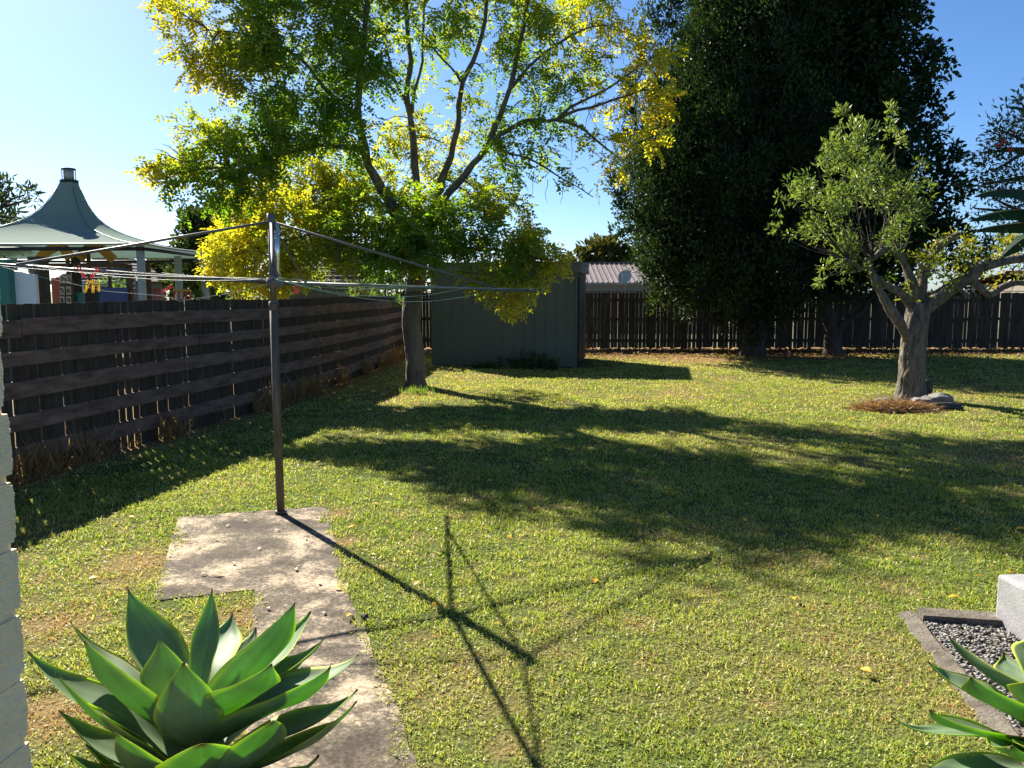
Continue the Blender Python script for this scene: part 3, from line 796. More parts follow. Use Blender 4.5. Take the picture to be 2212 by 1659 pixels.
def pruned_tree():
    root = empty('pruned_tree', RTREE, 'pruned tree with lichen-grey trunk and upright light green regrowth ringed by rocks', 'tree')
    Y = RTREE.y
    t = MB()
    sp, rr = limb([P(1968, 872, Y), P(1968, 850, Y), P(1970, 800, Y), P(1974, 740, Y), P(1980, 690, Y), P(1988, 655, Y)], .215, .165)
    for i in range(6): rr[i] += .11 * (1 - i / 6) ** 2
    t.barktube(sp, rr, 64, 5, .085, .14)
    t.build('trunk', M['bark_lichen'], root)
    limbs = [([(1962, 735, Y - .03), (1945, 700, Y - .12), (1915, 650, Y - .2), (1893, 615, Y - .25), (1878, 585, Y - .25), (1872, 560, Y - .2)], .085, .05),
             ([(1975, 672, Y), (1950, 635, Y - .1), (1915, 618, Y - .2), (1890, 600, Y - .2)], .07, .045),
             ([(1985, 665, Y), (1975, 620, Y), (1960, 585, Y + .05), (1945, 550, Y + .05), (1915, 540, Y), (1885, 558, Y - .1)], .085, .045),
             ([(1990, 665, Y), (1990, 610, Y + .1), (2000, 575, Y + .15), (2020, 545, Y + .1), (2048, 522, Y + .1), (2068, 508, Y + .1)], .085, .05),
             ([(1990, 675, Y), (2030, 640, Y - .1), (2070, 612, Y - .2), (2105, 595, Y - .3), (2120, 575, Y - .35), (2160, 568, Y - .4), (2225, 555, Y - .5)], .115, .06),
             ([(2100, 598, Y - .28), (2122, 625, Y - .3), (2140, 635, Y - .3), (2165, 618, Y - .35), (2200, 612, Y - .4), (2240, 618, Y - .4)], .06, .04),
             ([(2085, 608, Y - .25), (2075, 622, Y - .3), (2095, 640, Y - .4)], .04, .03),
             ([(1880, 590, Y - .25), (1850, 575, Y - .3), (1825, 560, Y - .35)], .035, .018)]
    nodes = []
    for pl, r0, r1 in limbs:
        l = MB(); sp, rr = limb([P(*p) for p in pl], r0, r1, jit=.03, power=1)
        rr = [r * (1 + .16 * mnoise.noise(p * 6)) for r, p in zip(rr, sp)]
        l.tube(sp, rr, 12, wob=.35); l.build('branch', M['bark_lichen'], root)
        nodes += sp
    cl = [(1835, 262, 32, 1), (1805, 300, 36, .9), (1905, 255, 26, .9), (1885, 300, 40, 1), (1840, 330, 52, 1.1), (1780, 340, 34, .8), (1775, 395, 46, .9), (1855, 410, 62, 1.1), (1930, 390, 52, 1), (1975, 365, 24, .8), (1990, 420, 26, .7), (1725, 395, 26, .8), (1690, 425, 22, .7),
          (1665, 480, 20, .8), (1700, 490, 22, .6), (1745, 460, 45, .9), (1820, 490, 62, 1.1), (1900, 480, 62, 1.1), (1960, 465, 45, 1), (1795, 550, 36, .8), (1850, 545, 42, .9), (1785, 595, 20, .8), (1820, 600, 18, .6), (1925, 535, 34, .8), (1870, 370, 45, 1), (1930, 310, 28, .8)]
    sub, tg = [], []
    tw = MB()
    for x, y, r, de in cl:
        rm = r * Y / FPX
        c = P(x, y, Y + rnd.uniform(-.55, .45))
        sub.append((c, rm, de))
        for k in range(2):
            q = ball(1)[0] * rm * .8
            tg.append(c + Vector(q))
    # long upright whips from the knuckles
    ends = [P(1872, 565, Y - .2), P(1885, 556, Y - .1), P(1945, 550, Y), P(1830, 560, Y - .3), P(1900, 545, Y)]
    for q in tg:
        a = min(ends, key=lambda e: (e - q).length * (1 + rnd.random() * .5))
        m = a.lerp(q, .45) + Vector((rnd.uniform(-.06, .06), rnd.uniform(-.06, .06), -.06))
        sp = smooth_path([a, m, q], 4)
        tw.tube(sp, [.011 * (1 - .7 * j / (len(sp) - 1)) for j in range(len(sp))], 5, cap=False)
    tag(tw.build('twigs', M['bark_dark'], root), kind='stuff')
    V1 = crown_from([(c, r, d) for c, r, d in sub], 640, .090, .030, (.08, .14, .03), (.21, .27, .075), (0, -.1, .35), .9, 9, .5, .28)
    extra = [(P(2115, 565, Y - .2), .22, 1), (P(2180, 580, Y - .3), .24, 1), (P(1995, 565, Y + .1), .2, .9), (P(2210, 535, Y - .3), .25, 1), (P(2070, 580, Y - .2), .2, 1), (P(2050, 565, Y), .30, 1), (P(2015, 605, Y - .1), .28, 1), (P(2040, 600, Y - .1), .25, .8), (P(2080, 505, Y + .1), .14, 1), (P(1862, 580, Y - .3), .12, 1), (P(1900, 590, Y - .2), .15, .8), (P(2150, 545, Y), .22, 1), (P(2190, 525, Y), .25, 1), (P(2000, 650, Y - .15), .09, .7), (P(2090, 545, Y - .1), .16, .9), (P(1965, 600, Y - .1), .14, .7)]
    V2 = crown_from([(c, r * 1.25, d) for c, r, d in extra], 420, .075, .034, (.10, .17, .025), (.30, .28, .035), (0, 0, .2), .8, 9, .5)
    V, F, K = join([V1, V2])
    mesh_np('crown', V, F, K, M['leaf_gloss'], root)
pruned_tree()

# what lies round its foot
def rock(c, r, label, seed, sq=(1, .8, .55), m='rock', name='rock', cat='rock', rough=.5):
    o = MB(); o.blob((0, 0, 0), r, seed, 3, rough, sq)
    ob = o.build(name, M[m]); ob.location = (c[0], c[1], c[2] if len(c) > 2 else 0)
    return tag(ob, label, cat)
rk = G(1909, 876); rock((rk.x, rk.y, .05), .13, 'rounded pale grey rock at the left of the pruned tree foot', 1)
rk = G(1990, 872); rock((rk.x, rk.y - .12, .06), .17, 'flat grey rock leaning against the front of the pruned tree trunk', 2, (1.3, .7, .45))
rk = G(2030, 874); rock((rk.x, rk.y, .08), .18, 'long grey rock on the right side of the pruned tree foot', 3, (1.2, .8, .5))
rk = G(2005, 850); rock((rk.x - .05, rk.y, .10), .13, 'dark rock tucked behind the pruned tree trunk', 4, (.9, .9, 1), 'rock_dark')
rk = G(2035, 884); rock((rk.x, rk.y - .05, .04), .24, 'low dark slab of rock in front of the pruned tree', 5, (1.2, .5, .25), 'rock_dark')
def needles():
    n = 5200
    c = G(1925, 886)
    a = rng.random(n) * 2 * np.pi; r = np.sqrt(rng.random(n))
    x = c.x + .06 + np.cos(a) * r * .60 * (.8 + .4 * vnoise(np.cos(a) * 2, np.sin(a) * 2, .5)); y = c.y + np.sin(a) * r * .30
    z = .10 * np.clip(1 - r ** 2, 0, 1) + .02 * rng.random(n)
    d = np.stack([rng.normal(size=n), rng.normal(size=n), .25 * rng.normal(size=n)], 1)
    col = lerp3((.10, .055, .03), (.34, .20, .11), rng.random(n))
    V, F, K = leaf_quads(np.stack([x, y, z], 1), d, rand_dirs(n), .12 + .08 * rng.random(n), .008 * np.ones(n), col)
    return mesh_np('needle_litter', V, F, K, M['grass'])
tag(needles(), 'heap of brown fallen needles round the pruned tree foot', 'leaf litter', kind='stuff')


def small_tree(name, label, clumps, Y, trunk_px, L, w, cA, cB, n_per=170, tr=.15, m='leaf_dark', cat='tree', group=None, updir=(0, 0, .2)):
    """clumps in photo px (x, y, r px, density)"""
    top = clumps[0]
    b = P(trunk_px, 628, Y); b.z = 0
    root = empty(name, b, label, cat, group)
    t = MB(); c0 = P(top[0], top[1], Y)
    sp, rr = limb([Vector((b.x, Y, -.05)), Vector((b.x * .7 + c0.x * .3, Y, c0.z * .35)), c0], tr, tr * .3, jit=.05)
    t.tube(sp, rr, 9, wob=.3)
    cl = []
    for q in clumps:
        x, y, r, de = q[:4]
        c = P(x, y, Y + rnd.uniform(-.5, .5) * r * Y / FPX * 1.5)
        cl.append((c, r * Y / FPX, de))
    twigs_to(t, sp, [c for c, r, d in cl], tr * .35, 5, .02)
    t.build('trunk', M['bark_dark'], root)
    V, F, K = crown_from(cl, n_per, L, w, cA, cB, updir, .8, 9, .5)
    mesh_np('crown', V, F, K, M[m], root)
    return root

DK, DK2 = (.022, .045, .014), (.06, .085, .022)
small_tree('leafy_tree', 'dark tree with whorled leaves at the far left behind the shade sail', [(-30, 470, 70, 1), (20, 412, 32, 1), (55, 420, 22, 1), (70, 428, 12, 1), (10, 465, 35, 1), (-60, 410, 60, 1), (40, 470, 16, .8), (-80, 520, 70, 1)], 24, -60, .22, .07, DK, DK2, 210)
small_tree('leafy_tree', 'dark bushy tree between the shade sail and the golden tree', [(460, 520, 55, 1), (430, 500, 35, 1), (480, 470, 38, 1), (500, 450, 35, 1), (450, 560, 45, 1), (410, 520, 24, .9), (520, 500, 45, 1), (400, 570, 35, .8), (430, 600, 50, 1), (490, 600, 50, 1)], 29, 460, .24, .14, DK, DK2, 260)
small_tree('leafy_tree', 'rounded olive tree behind the ribbed roof of the house beyond the back fence', [(1300, 545, 32, 1), (1275, 560, 24, 1), (1330, 550, 26, 1), (1255, 575, 24, 1), (1310, 575, 34, 1), (1350, 575, 26, 1), (1375, 560, 18, 1), (1240, 590, 24, 1), (1285, 540, 20, 1)], 55, 1300, .5, .3, (.035, .05, .012), (.09, .085, .02), 60)
small_tree('leafy_tree', 'low bushy tree far off under the right end of the shade sail', [(370, 590, 35, 1), (340, 600, 30, 1), (400, 610, 40, 1), (360, 575, 25, 1), (300, 600, 25, 1), (325, 615, 30, 1)], 40, 365, .3, .18, (.03, .05, .014), (.08, .10, .03), 110)
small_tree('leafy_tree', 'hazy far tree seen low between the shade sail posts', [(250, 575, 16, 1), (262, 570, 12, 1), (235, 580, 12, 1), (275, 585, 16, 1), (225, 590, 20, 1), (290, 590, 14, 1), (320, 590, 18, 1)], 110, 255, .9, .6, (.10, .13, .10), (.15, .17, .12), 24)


def bottlebrush():
    Y = 18.5
    cl = [(2230, 320, 90, 1), (2195, 290, 45, 1), (2215, 250, 40, 1), (2150, 320, 35, .8), (2115, 330, 22, .8), (2170, 360, 45, 1), (2140, 370, 35, .9), (2160, 280, 22, .6), (2120, 400, 35, .8), (2150, 430, 45, .8), (2200, 420, 60, 1), (2105, 450, 25, .6), (2190, 500, 60, 1), (2150, 500, 45, .8),
          (2230, 560, 60, 1), (2205, 220, 22, .7), (2260, 230, 60, 1), (2290, 380, 100, 1), (2290, 500, 100, 1), (2130, 560, 45, .7)]
    root = small_tree('flowering_tree', 'olive-leaved tree with a few red flowers at the right edge behind banana leaves', cl, Y, 2260, .13, .045, (.05, .075, .025), (.15, .16, .06), 190, .16, 'leaf_gloss')
    for (x, y) in ((2157, 313), (2170, 305), (2182, 322), (2190, 285)):
        f = MB(); p = P(x, y, Y - .75)
        for k in range(26):
            d = Vector(rand_dirs(1)[0]); f.tube([p, p + d * .06], [.006, .003], 4, cap=False)
        f.build('flower', M['peg_red'], root)
bottlebrush()


# ------------------------------------------------------------------ fences
def fence_pt(s):      # along the left fence by distance in Y
    return Vector((float(fence_x(s)), s, 0))
def left_fence():
    root = empty('wooden_fence', fence_pt(2.0), 'weathered dark paling fence with five wide reddish rails along the left of the lawn', 'fence')
    pm_ = MB(); Y = -.5; i = 0
    while Y < 24.2:
        p = fence_pt(Y); q = fence_pt(Y + .1)
        d = (q - p).normalized(); n = Vector((-d.y, d.x, 0))          # n points to the left neighbour
        w = rnd.uniform(.090, .104); g = rnd.choice((.003, .005, .008, .012, .016, .020, .024))
        top = 1.63 + .03 * mnoise.noise(Vector((Y * .35, 0, 3))) + rnd.uniform(-.006, .006)
        lift = rnd.choice((-.03, -.02, -.01, .0))
        lean = rnd.uniform(-.006, .006)
        a = p + n * (.045 + rnd.uniform(0, .006)); b = a + d * w
        t = n * .011
        pm_.hexa([a + Vector((0, 0, lift)), b + Vector((0, 0, lift)), b + t + Vector((0, 0, lift)), a + t + Vector((0, 0, lift)),
                  a + d * lean + Vector((0, 0, top)), b + d * lean + Vector((0, 0, top)), b + d * lean + t + Vector((0, 0, top)), a + d * lean + t + Vector((0, 0, top))])
        Y += (w + g) * d.y; i += 1
    pm_.build('paling_panel', M['paling'], root)
    for ri, (z0, z1) in enumerate(((1.34, 1.50), (1.06, 1.19), (.77, .93), (.47, .62), (.15, .31))):
        r = MB(); Y = -.4 - ri * .7
        while Y < 24.0:
            L = rnd.uniform(3.4, 4.2); e = min(Y + L, 24.1)
            n_ = 8; prev = None
            dz0, dz1 = rnd.uniform(-.012, .012), rnd.uniform(-.012, .012)
            off = rnd.uniform(-.004, .006)
            vs = []
            for k in range(n_ + 1):
                y = Y + .006 + (e - Y - .012) * k / n_
                p = fence_pt(y); d = (fence_pt(y + .1) - fence_pt(y - .1)).normalized(); n = Vector((-d.y, d.x, 0))
                zz = dz0 + (dz1 - dz0) * k / n_ + .016 * mnoise.noise(Vector((y * .22, ri * .3, 0)))
                a = p - n * off; b = p + n * .040
                vs += [a + Vector((0, 0, z0 + zz)), b + Vector((0, 0, z0 + zz)), b + Vector((0, 0, z1 + zz)), a + Vector((0, 0, z1 + zz + .004 * mnoise.noise(p * 9)))]
            fs = [(4 * k + j, 4 * k + (j + 1) % 4, 4 * k + 4 + (j + 1) % 4, 4 * k + 4 + j) for k in range(n_) for j in range(4)]
            fs += [(3, 2, 1, 0), (4 * n_, 4 * n_ + 1, 4 * n_ + 2, 4 * n_ + 3)]
            r.add(vs, fs)
            Y = e
        r.build('rail', M['rail'], root, normals=True)
    # posts between the rails and the palings, on the far side
    Y = .4
    while Y < 24.3:
        b = MB(); p = fence_pt(Y); d = (fence_pt(Y + .1) - p).normalized(); n = Vector((-d.y, d.x, 0))
        c = p + n * .125
        b.box((c.x, c.y, .79), (.11, .11, 1.62), math.atan2(d.y, d.x))
        b.build('post', M['post'], root)
        Y += 2.1
left_fence()


def back_fence():
    root = empty('paling_fence', (2.0, BACK_Y, 0), 'dark upright paling fence with light showing between boards across the back', 'fence')
    pm_ = MB(); x = -2.85
    while x < 17.5:
        w = rnd.uniform(.092, .104); g = rnd.choice((.001, .002, .003, .004, .006, .009, .013))
        if rnd.random() < .03: g = .03
        top = 1.70 + .015 * mnoise.noise(Vector((x * .5, 7, 0))) + rnd.uniform(-.01, .01)
        yy = BACK_Y + rnd.uniform(-.003, .003); l = rnd.uniform(-.006, .006); z0 = rnd.uniform(.03, .08)
        pm_.hexa([(x, yy, z0), (x + w, yy, z0), (x + w, yy + .018, z0), (x, yy + .018, z0), (x + l, yy, top), (x + w + l, yy, top), (x + w + l, yy + .018, top), (x + l, yy + .018, top)])
        x += w + g
    pm_.build('paling_panel', M['paling'], root)
    for z in (.28, .92, 1.48):
        r = MB(); x = -2.8
        while x < 17.3:
            r.box((x + 1.195, BACK_Y + .045, z + rnd.uniform(-.01, .01)), (2.385, .045, .09)); x += 2.4
        r.build('rail', M['post'], root)
    x = -1.6
    while x < 17:
        b = MB(); b.box((x, BACK_Y + .122, .83), (.1, .1, 1.66)); b.build('post', M['post'], root); x += 2.4
    cap = MB(); cap.box((7.2, BACK_Y + .005, 1.735), (20.2, .07, .022)); cap.build('capping', M['post'], root)
back_fence()


# ------------------------------------------------------------------ garden shed
def shed():
    A, B = Vector((-1.90, 19.15, 0)), Vector((1.49, 18.60, 0))
    d = (B - A).normalized(); n = Vector((-d.y, d.x, 0))          # n points away from the camera
    w = (B - A).length; dp = 2.75
    root = empty('garden_shed', A.lerp(B, .5), 'plain grey-green garden shed of flat vertical panels beside golden tree', 'shed')
    q = lambda u, v, z: A + d * u + n * v + Vector((0, 0, z))
    def bx(mb, u0, u1, v0, v1, z0, z1, z0b=None, z1b=None):
        mb.hexa([q(u0, v0, z0), q(u1, v0, z0), q(u1, v1, z0), q(u0, v1, z0), q(u0, v0, z1), q(u1, v0, z1), q(u1, v1, z1 if z1b is None else z1b), q(u0, v1, z1 if z1b is None else z1b)])
    m = MB(); bx(m, .03, w - .03, .03, dp, .02, 2.18)
    npan = 14                                                     # shallow pressed ribs along the sheet joints
    for k in range(npan + 1):
        u = .02 + (w - .04) * k / npan
        bx(m, u - .011, u + .011, .020, .033, .06, 2.17)
    for k in range(9):
        v = .05 + (dp - .1) * k / 8
        bx(m, w - .033, w - .022, v - .012, v + .012, .06, 2.17)
    m.build('wall', M['shed'], root)
    r = MB(); bx(r, -.04, w + .06, -.04, dp + .06, 2.36, 2.40, z1b=2.46); r.build('roof', M['shed_trim'], root)
    f = MB(); bx(f, -.03, w + .05, -.022, .018, 2.16, 2.357); bx(f, w + .012, w + .052, .021, dp, 2.16, 2.357)
    f.build('fascia', M['shed_trim'], root)
    c = MB(); bx(c, w - .052, w - .018, .0, .019, .04, 2.155); c.build('corner_trim', M['shed_trim'], root)
    c = MB(); bx(c, .018, .05, .0, .019, .04, 2.155); c.build('corner_trim', M['shed_trim'], root)
    dr_ = MB(); bx(dr_, w - .02, w + .015, .25, 1.7, .06, 2.05); dob = dr_.build('door', M['shed_dark'], root)
    h = MB(); bx(h, w + .016, w + .05, .4, .43, .95, 1.1); h.build('handle', M['galv'], dob)
shed()


# ------------------------------------------------------------------ rotary clothesline
def clothesline():
    base = G(607, 1111)
    root = empty('clothesline', base, 'rotary clothesline of grey steel pole and four arms on the concrete slab', 'clothesline')
    bx, by = base.x, base.y
    z_hub = 1.81
    p = MB()
    p.tube([(bx, by, -.05), (bx - .005, by, .9), (bx - .004, by, 1.66)], .031, 14)
    p.tube([(bx, by, .012), (bx, by, .03)], .045, 14)
    p.tube([(bx - .004, by, 1.60), (bx - .004, by, 1.67)], .036, 14)
    p.build('pole', M['rust'], root)
    u = MB(); u.tube([(bx - .004, by, 1.672), (bx - .004, by, 2.30)], .024, 12); u.tube([(bx - .004, by, 2.22), (bx - .004, by, 2.33)], .029, 12)
    u.build('upper_tube', M['galv'], root)
    s = MB(); s.tube([(bx + .045, by - .02, 1.83), (bx + .045, by - .02, 2.26)], .016, 12)
    s.build('winder_tube', mat('bright_steel', (.7, .7, .7), .22, .9, .5), root)
    h = MB(); h.tube([(bx - .004, by, 1.77), (bx - .004, by, 1.85)], .048, 14); h.box((bx + .03, by - .03, 1.81), (.09, .07, .05), .5); h.tube([(bx - .004, by, 1.79), (bx + .07, by - .045, 1.79)], .017, 10)
    h.build('hub', M['galv'], root)
    hub = Vector((bx - .004, by, z_hub)); top = Vector((bx - .004, by, 2.27))
    tips = {'D': Vector((-3.95, 5.45, 1.955)), 'B': P(1156, 628, 7.42), 'C': Vector((-1.29, 4.46, 1.80)), 'A': Vector((-2.0, 8.25, 1.80))}
    fr = {'D': .74, 'B': .84, 'C': .8, 'A': .8}
    for k, t in tips.items():
        a = MB(); dd = (t - hub).normalized()
        a.tube([hub + dd * .05, t], .014, 10); a.tube([t - dd * .05, t + dd * .008], .0175, 10)
        arm = a.build('arm', M['galv'], root)
        for j in range(6):
            e = MB(); q = hub.lerp(t, .3 + .135 * j); e.tube([q + Vector((0, 0, .014)), q + Vector((0, 0, .032))], .006, 6)
            if j in (1, 5): e.build('line_hook', M['galv'], arm)
        b = MB(); q = hub.lerp(t, fr[k]); b.tube([top - Vector((0, 0, 0)), q + Vector((0, 0, .01))], .0098, 8); b.build('strut', M['galv'], root)
    # lines strung between neighbouring arms
    def sagline(a, b, sag, n=14):
        return [a.lerp(b, i / n) - Vector((0, 0, 4 * sag * (i / n) * (1 - i / n))) for i in range(n + 1)]
    spans = (('D', 'C', 'wire'), ('C', 'B', 'wire_green'), ('B', 'A', 'wire_green'), ('A', 'D', 'wire'))
    for a, b, mm in spans:
        for j in ((0, 2, 3, 5) if 'D' in (a, b) else range(6)):
            f_ = .34 + .125 * j
            p0, p1 = hub.lerp(tips[a], f_), hub.lerp(tips[b], f_)
            sag = {('D', 'C'): (.01, .03, .015, .05, .02, .035), ('C', 'B'): (.02, .05, .03, .10, .13, .02), ('B', 'A'): (.02, .03, .02, .05, .03, .02), ('A', 'D'): (.01, .02, .02, .02, .03, .02)}[(a, b)][j]
            w = MB(); w.tube(sagline(p0 + Vector((0, 0, .02)), p1 + Vector((0, 0, .02)), sag), .0012, 5)
            w.build('line', M[mm], root)
    # a slack kinked line on the left
    a, b = hub.lerp(tips['D'], .8), hub.lerp(tips['C'], .1)
    k = P(388, 651, 5.7)
    w = MB(); w.tube([a, a.lerp(k, .25) + Vector((0, 0, -.02)), a.lerp(k, .6) + Vector((0, 0, -.03)), P(360, 640, 5.72), k, P(420, 645, 5.75), k.lerp(b, .5) + Vector((0, 0, -.015)), b], .0016, 5)
    w.build('line', M['wire'], root)
    return hub, tips
hub, tips = clothesline()


def peg(p, m, label, tilt, group, sw=0.0, sc=1.0):
    b = MB()
    for sg in (-1, 1):
        L = .085 * sc
        b.hexa([(sg * .004 - .0032, -.0055, -L * .62), (sg * .004 + .0032, -.0055, -L * .62), (sg * .004 + .0032, .0055, -L * .62), (sg * .004 - .0032, .0055, -L * .62),
                (sg * .008 - .0032, -.0055, L * .38), (sg * .008 + .0032, -.0055, L * .38), (sg * .008 + .0032, .0055, L * .38), (sg * .008 - .0032, .0055, L * .38)])
    o = b.build('clothes_peg', M[m], bevel=.0015)
    sp = MB(); sp.tube([(-.012, 0, .004), (.012, 0, .004)], .005, 8); s = sp.build('spring', M['galv']); s.parent = o
    o.location = p; o.rotation_euler = (0, tilt, sw)
    return tag(o, label, 'clothes peg', group)
Yp = 5.3
GP = 'pegs on the clothesline'
peg(P(174, 585, Yp), 'peg_red', 'red clothes peg tilted left, upright, above the yellow pegs', -.5, GP)
peg(P(206, 588, Yp), 'peg_red', 'red clothes peg leaning right, just right of the other upright red peg', .75, GP)
peg(P(189, 616, Yp), 'peg_yellow', 'leftmost of three yellow clothes pegs, hanging at a slant', .4, GP)
peg(P(201, 615, Yp), 'peg_yellow', 'middle one of three yellow clothes pegs hanging straight', .08, GP)
peg(P(213, 616, Yp), 'peg_yellow', 'smallest yellow clothes peg, rightmost of three hanging together', .03, GP, .9, .8)
peg(P(364, 623, 5.5), 'peg_red', 'orange-red clothes peg lying slanted alone between sail post and pole', 1.0, GP)
peg(P(636, 621, 7.3), 'peg_red', 'red clothes peg right of pole, first of a hanging pair', -.15, GP, .3)
peg(P(644, 622, 7.3), 'peg_red', 'red clothes peg right of pole, second of a hanging pair', .15, GP, .3)


# ------------------------------------------------------------------ brick wall of the house (left edge)
def brick_wall():
    e0 = P(36, 1180, 1.02)
    d = Vector((-.125, -1, 0)).normalized(); n = Vector((1, -.125, 0)).normalized()
    b = MB(); h = .0873; z = -.02; i = 0
    zj = P(60, 1457, 1.02).z
    z = zj - 20 * h
    mort = MB()
    while z < 2.7:
        off = (0.115 if i % 2 else 0.0)
        s = rnd.uniform(-.0015, .0015); u = -s
        while u < 2.6:
            L = (.23 - off if u < .05 and off else .23)
            jit = rnd.uniform(-.0015, .0015)
            p0 = e0 + d * (u) + n * jit; p1 = e0 + d * (u + L - .008) + n * jit
            # the brick's exposed end is rough: several slightly shifted slices
            ns = 16 if u < .05 else 1
            for k in range(ns):
                za, zb = z + .005 + (h - .010) * k / ns, z + .005 + (h - .010) * (k + 1) / ns - .0002
                e_ = abs((k + .5) / ns * 2 - 1)
                r = (.0022 * mnoise.noise(Vector((za * 45, i * .7, 0))) + .0022 * mnoise.noise(Vector((za * 160, i * .7, 4))) + .004 * e_ ** 8) if ns > 1 else 0
                q0 = p0 + d * r
                b.hexa([(q0.x - .11 * n.x, q0.y - .11 * n.y, za), (q0.x, q0.y, za), (p1.x, p1.y, za), (p1.x - .11 * n.x, p1.y - .11 * n.y, za),
                        (q0.x - .11 * n.x, q0.y - .11 * n.y, zb), (q0.x, q0.y, zb), (p1.x, p1.y, zb), (p1.x - .11 * n.x, p1.y - .11 * n.y, zb)])
            u += L + .002
        z += h; i += 1
    root = empty('brick_wall', (e0.x, e0.y, 0), 'pale painted brick wall end at the left edge of the picture', 'wall')
    b.build('brickwork', M['brick'], root, normals=True)
    a = e0 + d * .006 - n * .003; c = e0 + d * 2.5 - n * .003
    mort.hexa([(a.x, a.y, -.05), (c.x, c.y, -.05), (c.x - .1, c.y, -.05), (a.x - .1, a.y, -.05), (a.x, a.y, 2.69), (c.x, c.y, 2.69), (c.x - .1, c.y, 2.69), (a.x - .1, a.y, 2.69)])
    mort.build('mortar', M['brick'], root, normals=True)
brick_wall()


# ------------------------------------------------------------------ agaves
def agave_mat():
    m = bpy.data.materials.new('agave_leaf'); m.use_nodes = True
    t = m.node_tree; b = t.nodes["Principled BSDF"]; out = t.nodes["Material Output"]; N = t.nodes.new
    at = N("ShaderNodeAttribute"); at.attribute_name = "tint"
    tc = N("ShaderNodeTexCoord")
    n = N("ShaderNodeTexNoise"); n.inputs["Scale"].default_value = 9; n.inputs["Detail"].default_value = 7
    t.links.new(tc.outputs["Object"], n.inputs["Vector"])
    mr = N("ShaderNodeMapRange"); mr.inputs[1].default_value = .3; mr.inputs[2].default_value = .7; mr.inputs[3].default_value = .8; mr.inputs[4].default_value = 1.15
    t.links.new(n.outputs["Fac"], mr.inputs[0])
    mu = N("ShaderNodeVectorMath"); mu.operation = 'SCALE'
    t.links.new(at.outputs[0], mu.inputs[0]); t.links.new(mr.outputs[0], mu.inputs["Scale"])
    t.links.new(mu.outputs[0], b.inputs["Base Color"])
    b.inputs["Roughness"].default_value = .55; b.inputs["Specular IOR Level"].default_value = .25
    tr = N("ShaderNodeBsdfTranslucent")
    m2 = N("ShaderNodeVectorMath"); m2.operation = 'MULTIPLY'; m2.inputs[1].default_value = (1.0, 1.45, .25)
    t.links.new(mu.outputs[0], m2.inputs[0]); t.links.new(m2.outputs[0], tr.inputs[0])
    mx = N("ShaderNodeMixShader"); mx.inputs[0].default_value = .45
    t.links.new(b.outputs[0], mx.inputs[1]); t.links.new(tr.outputs[0], mx.inputs[2]); t.links.new(mx.outputs[0], out.inputs[0])
    return m
M['agave'] = agave_mat()


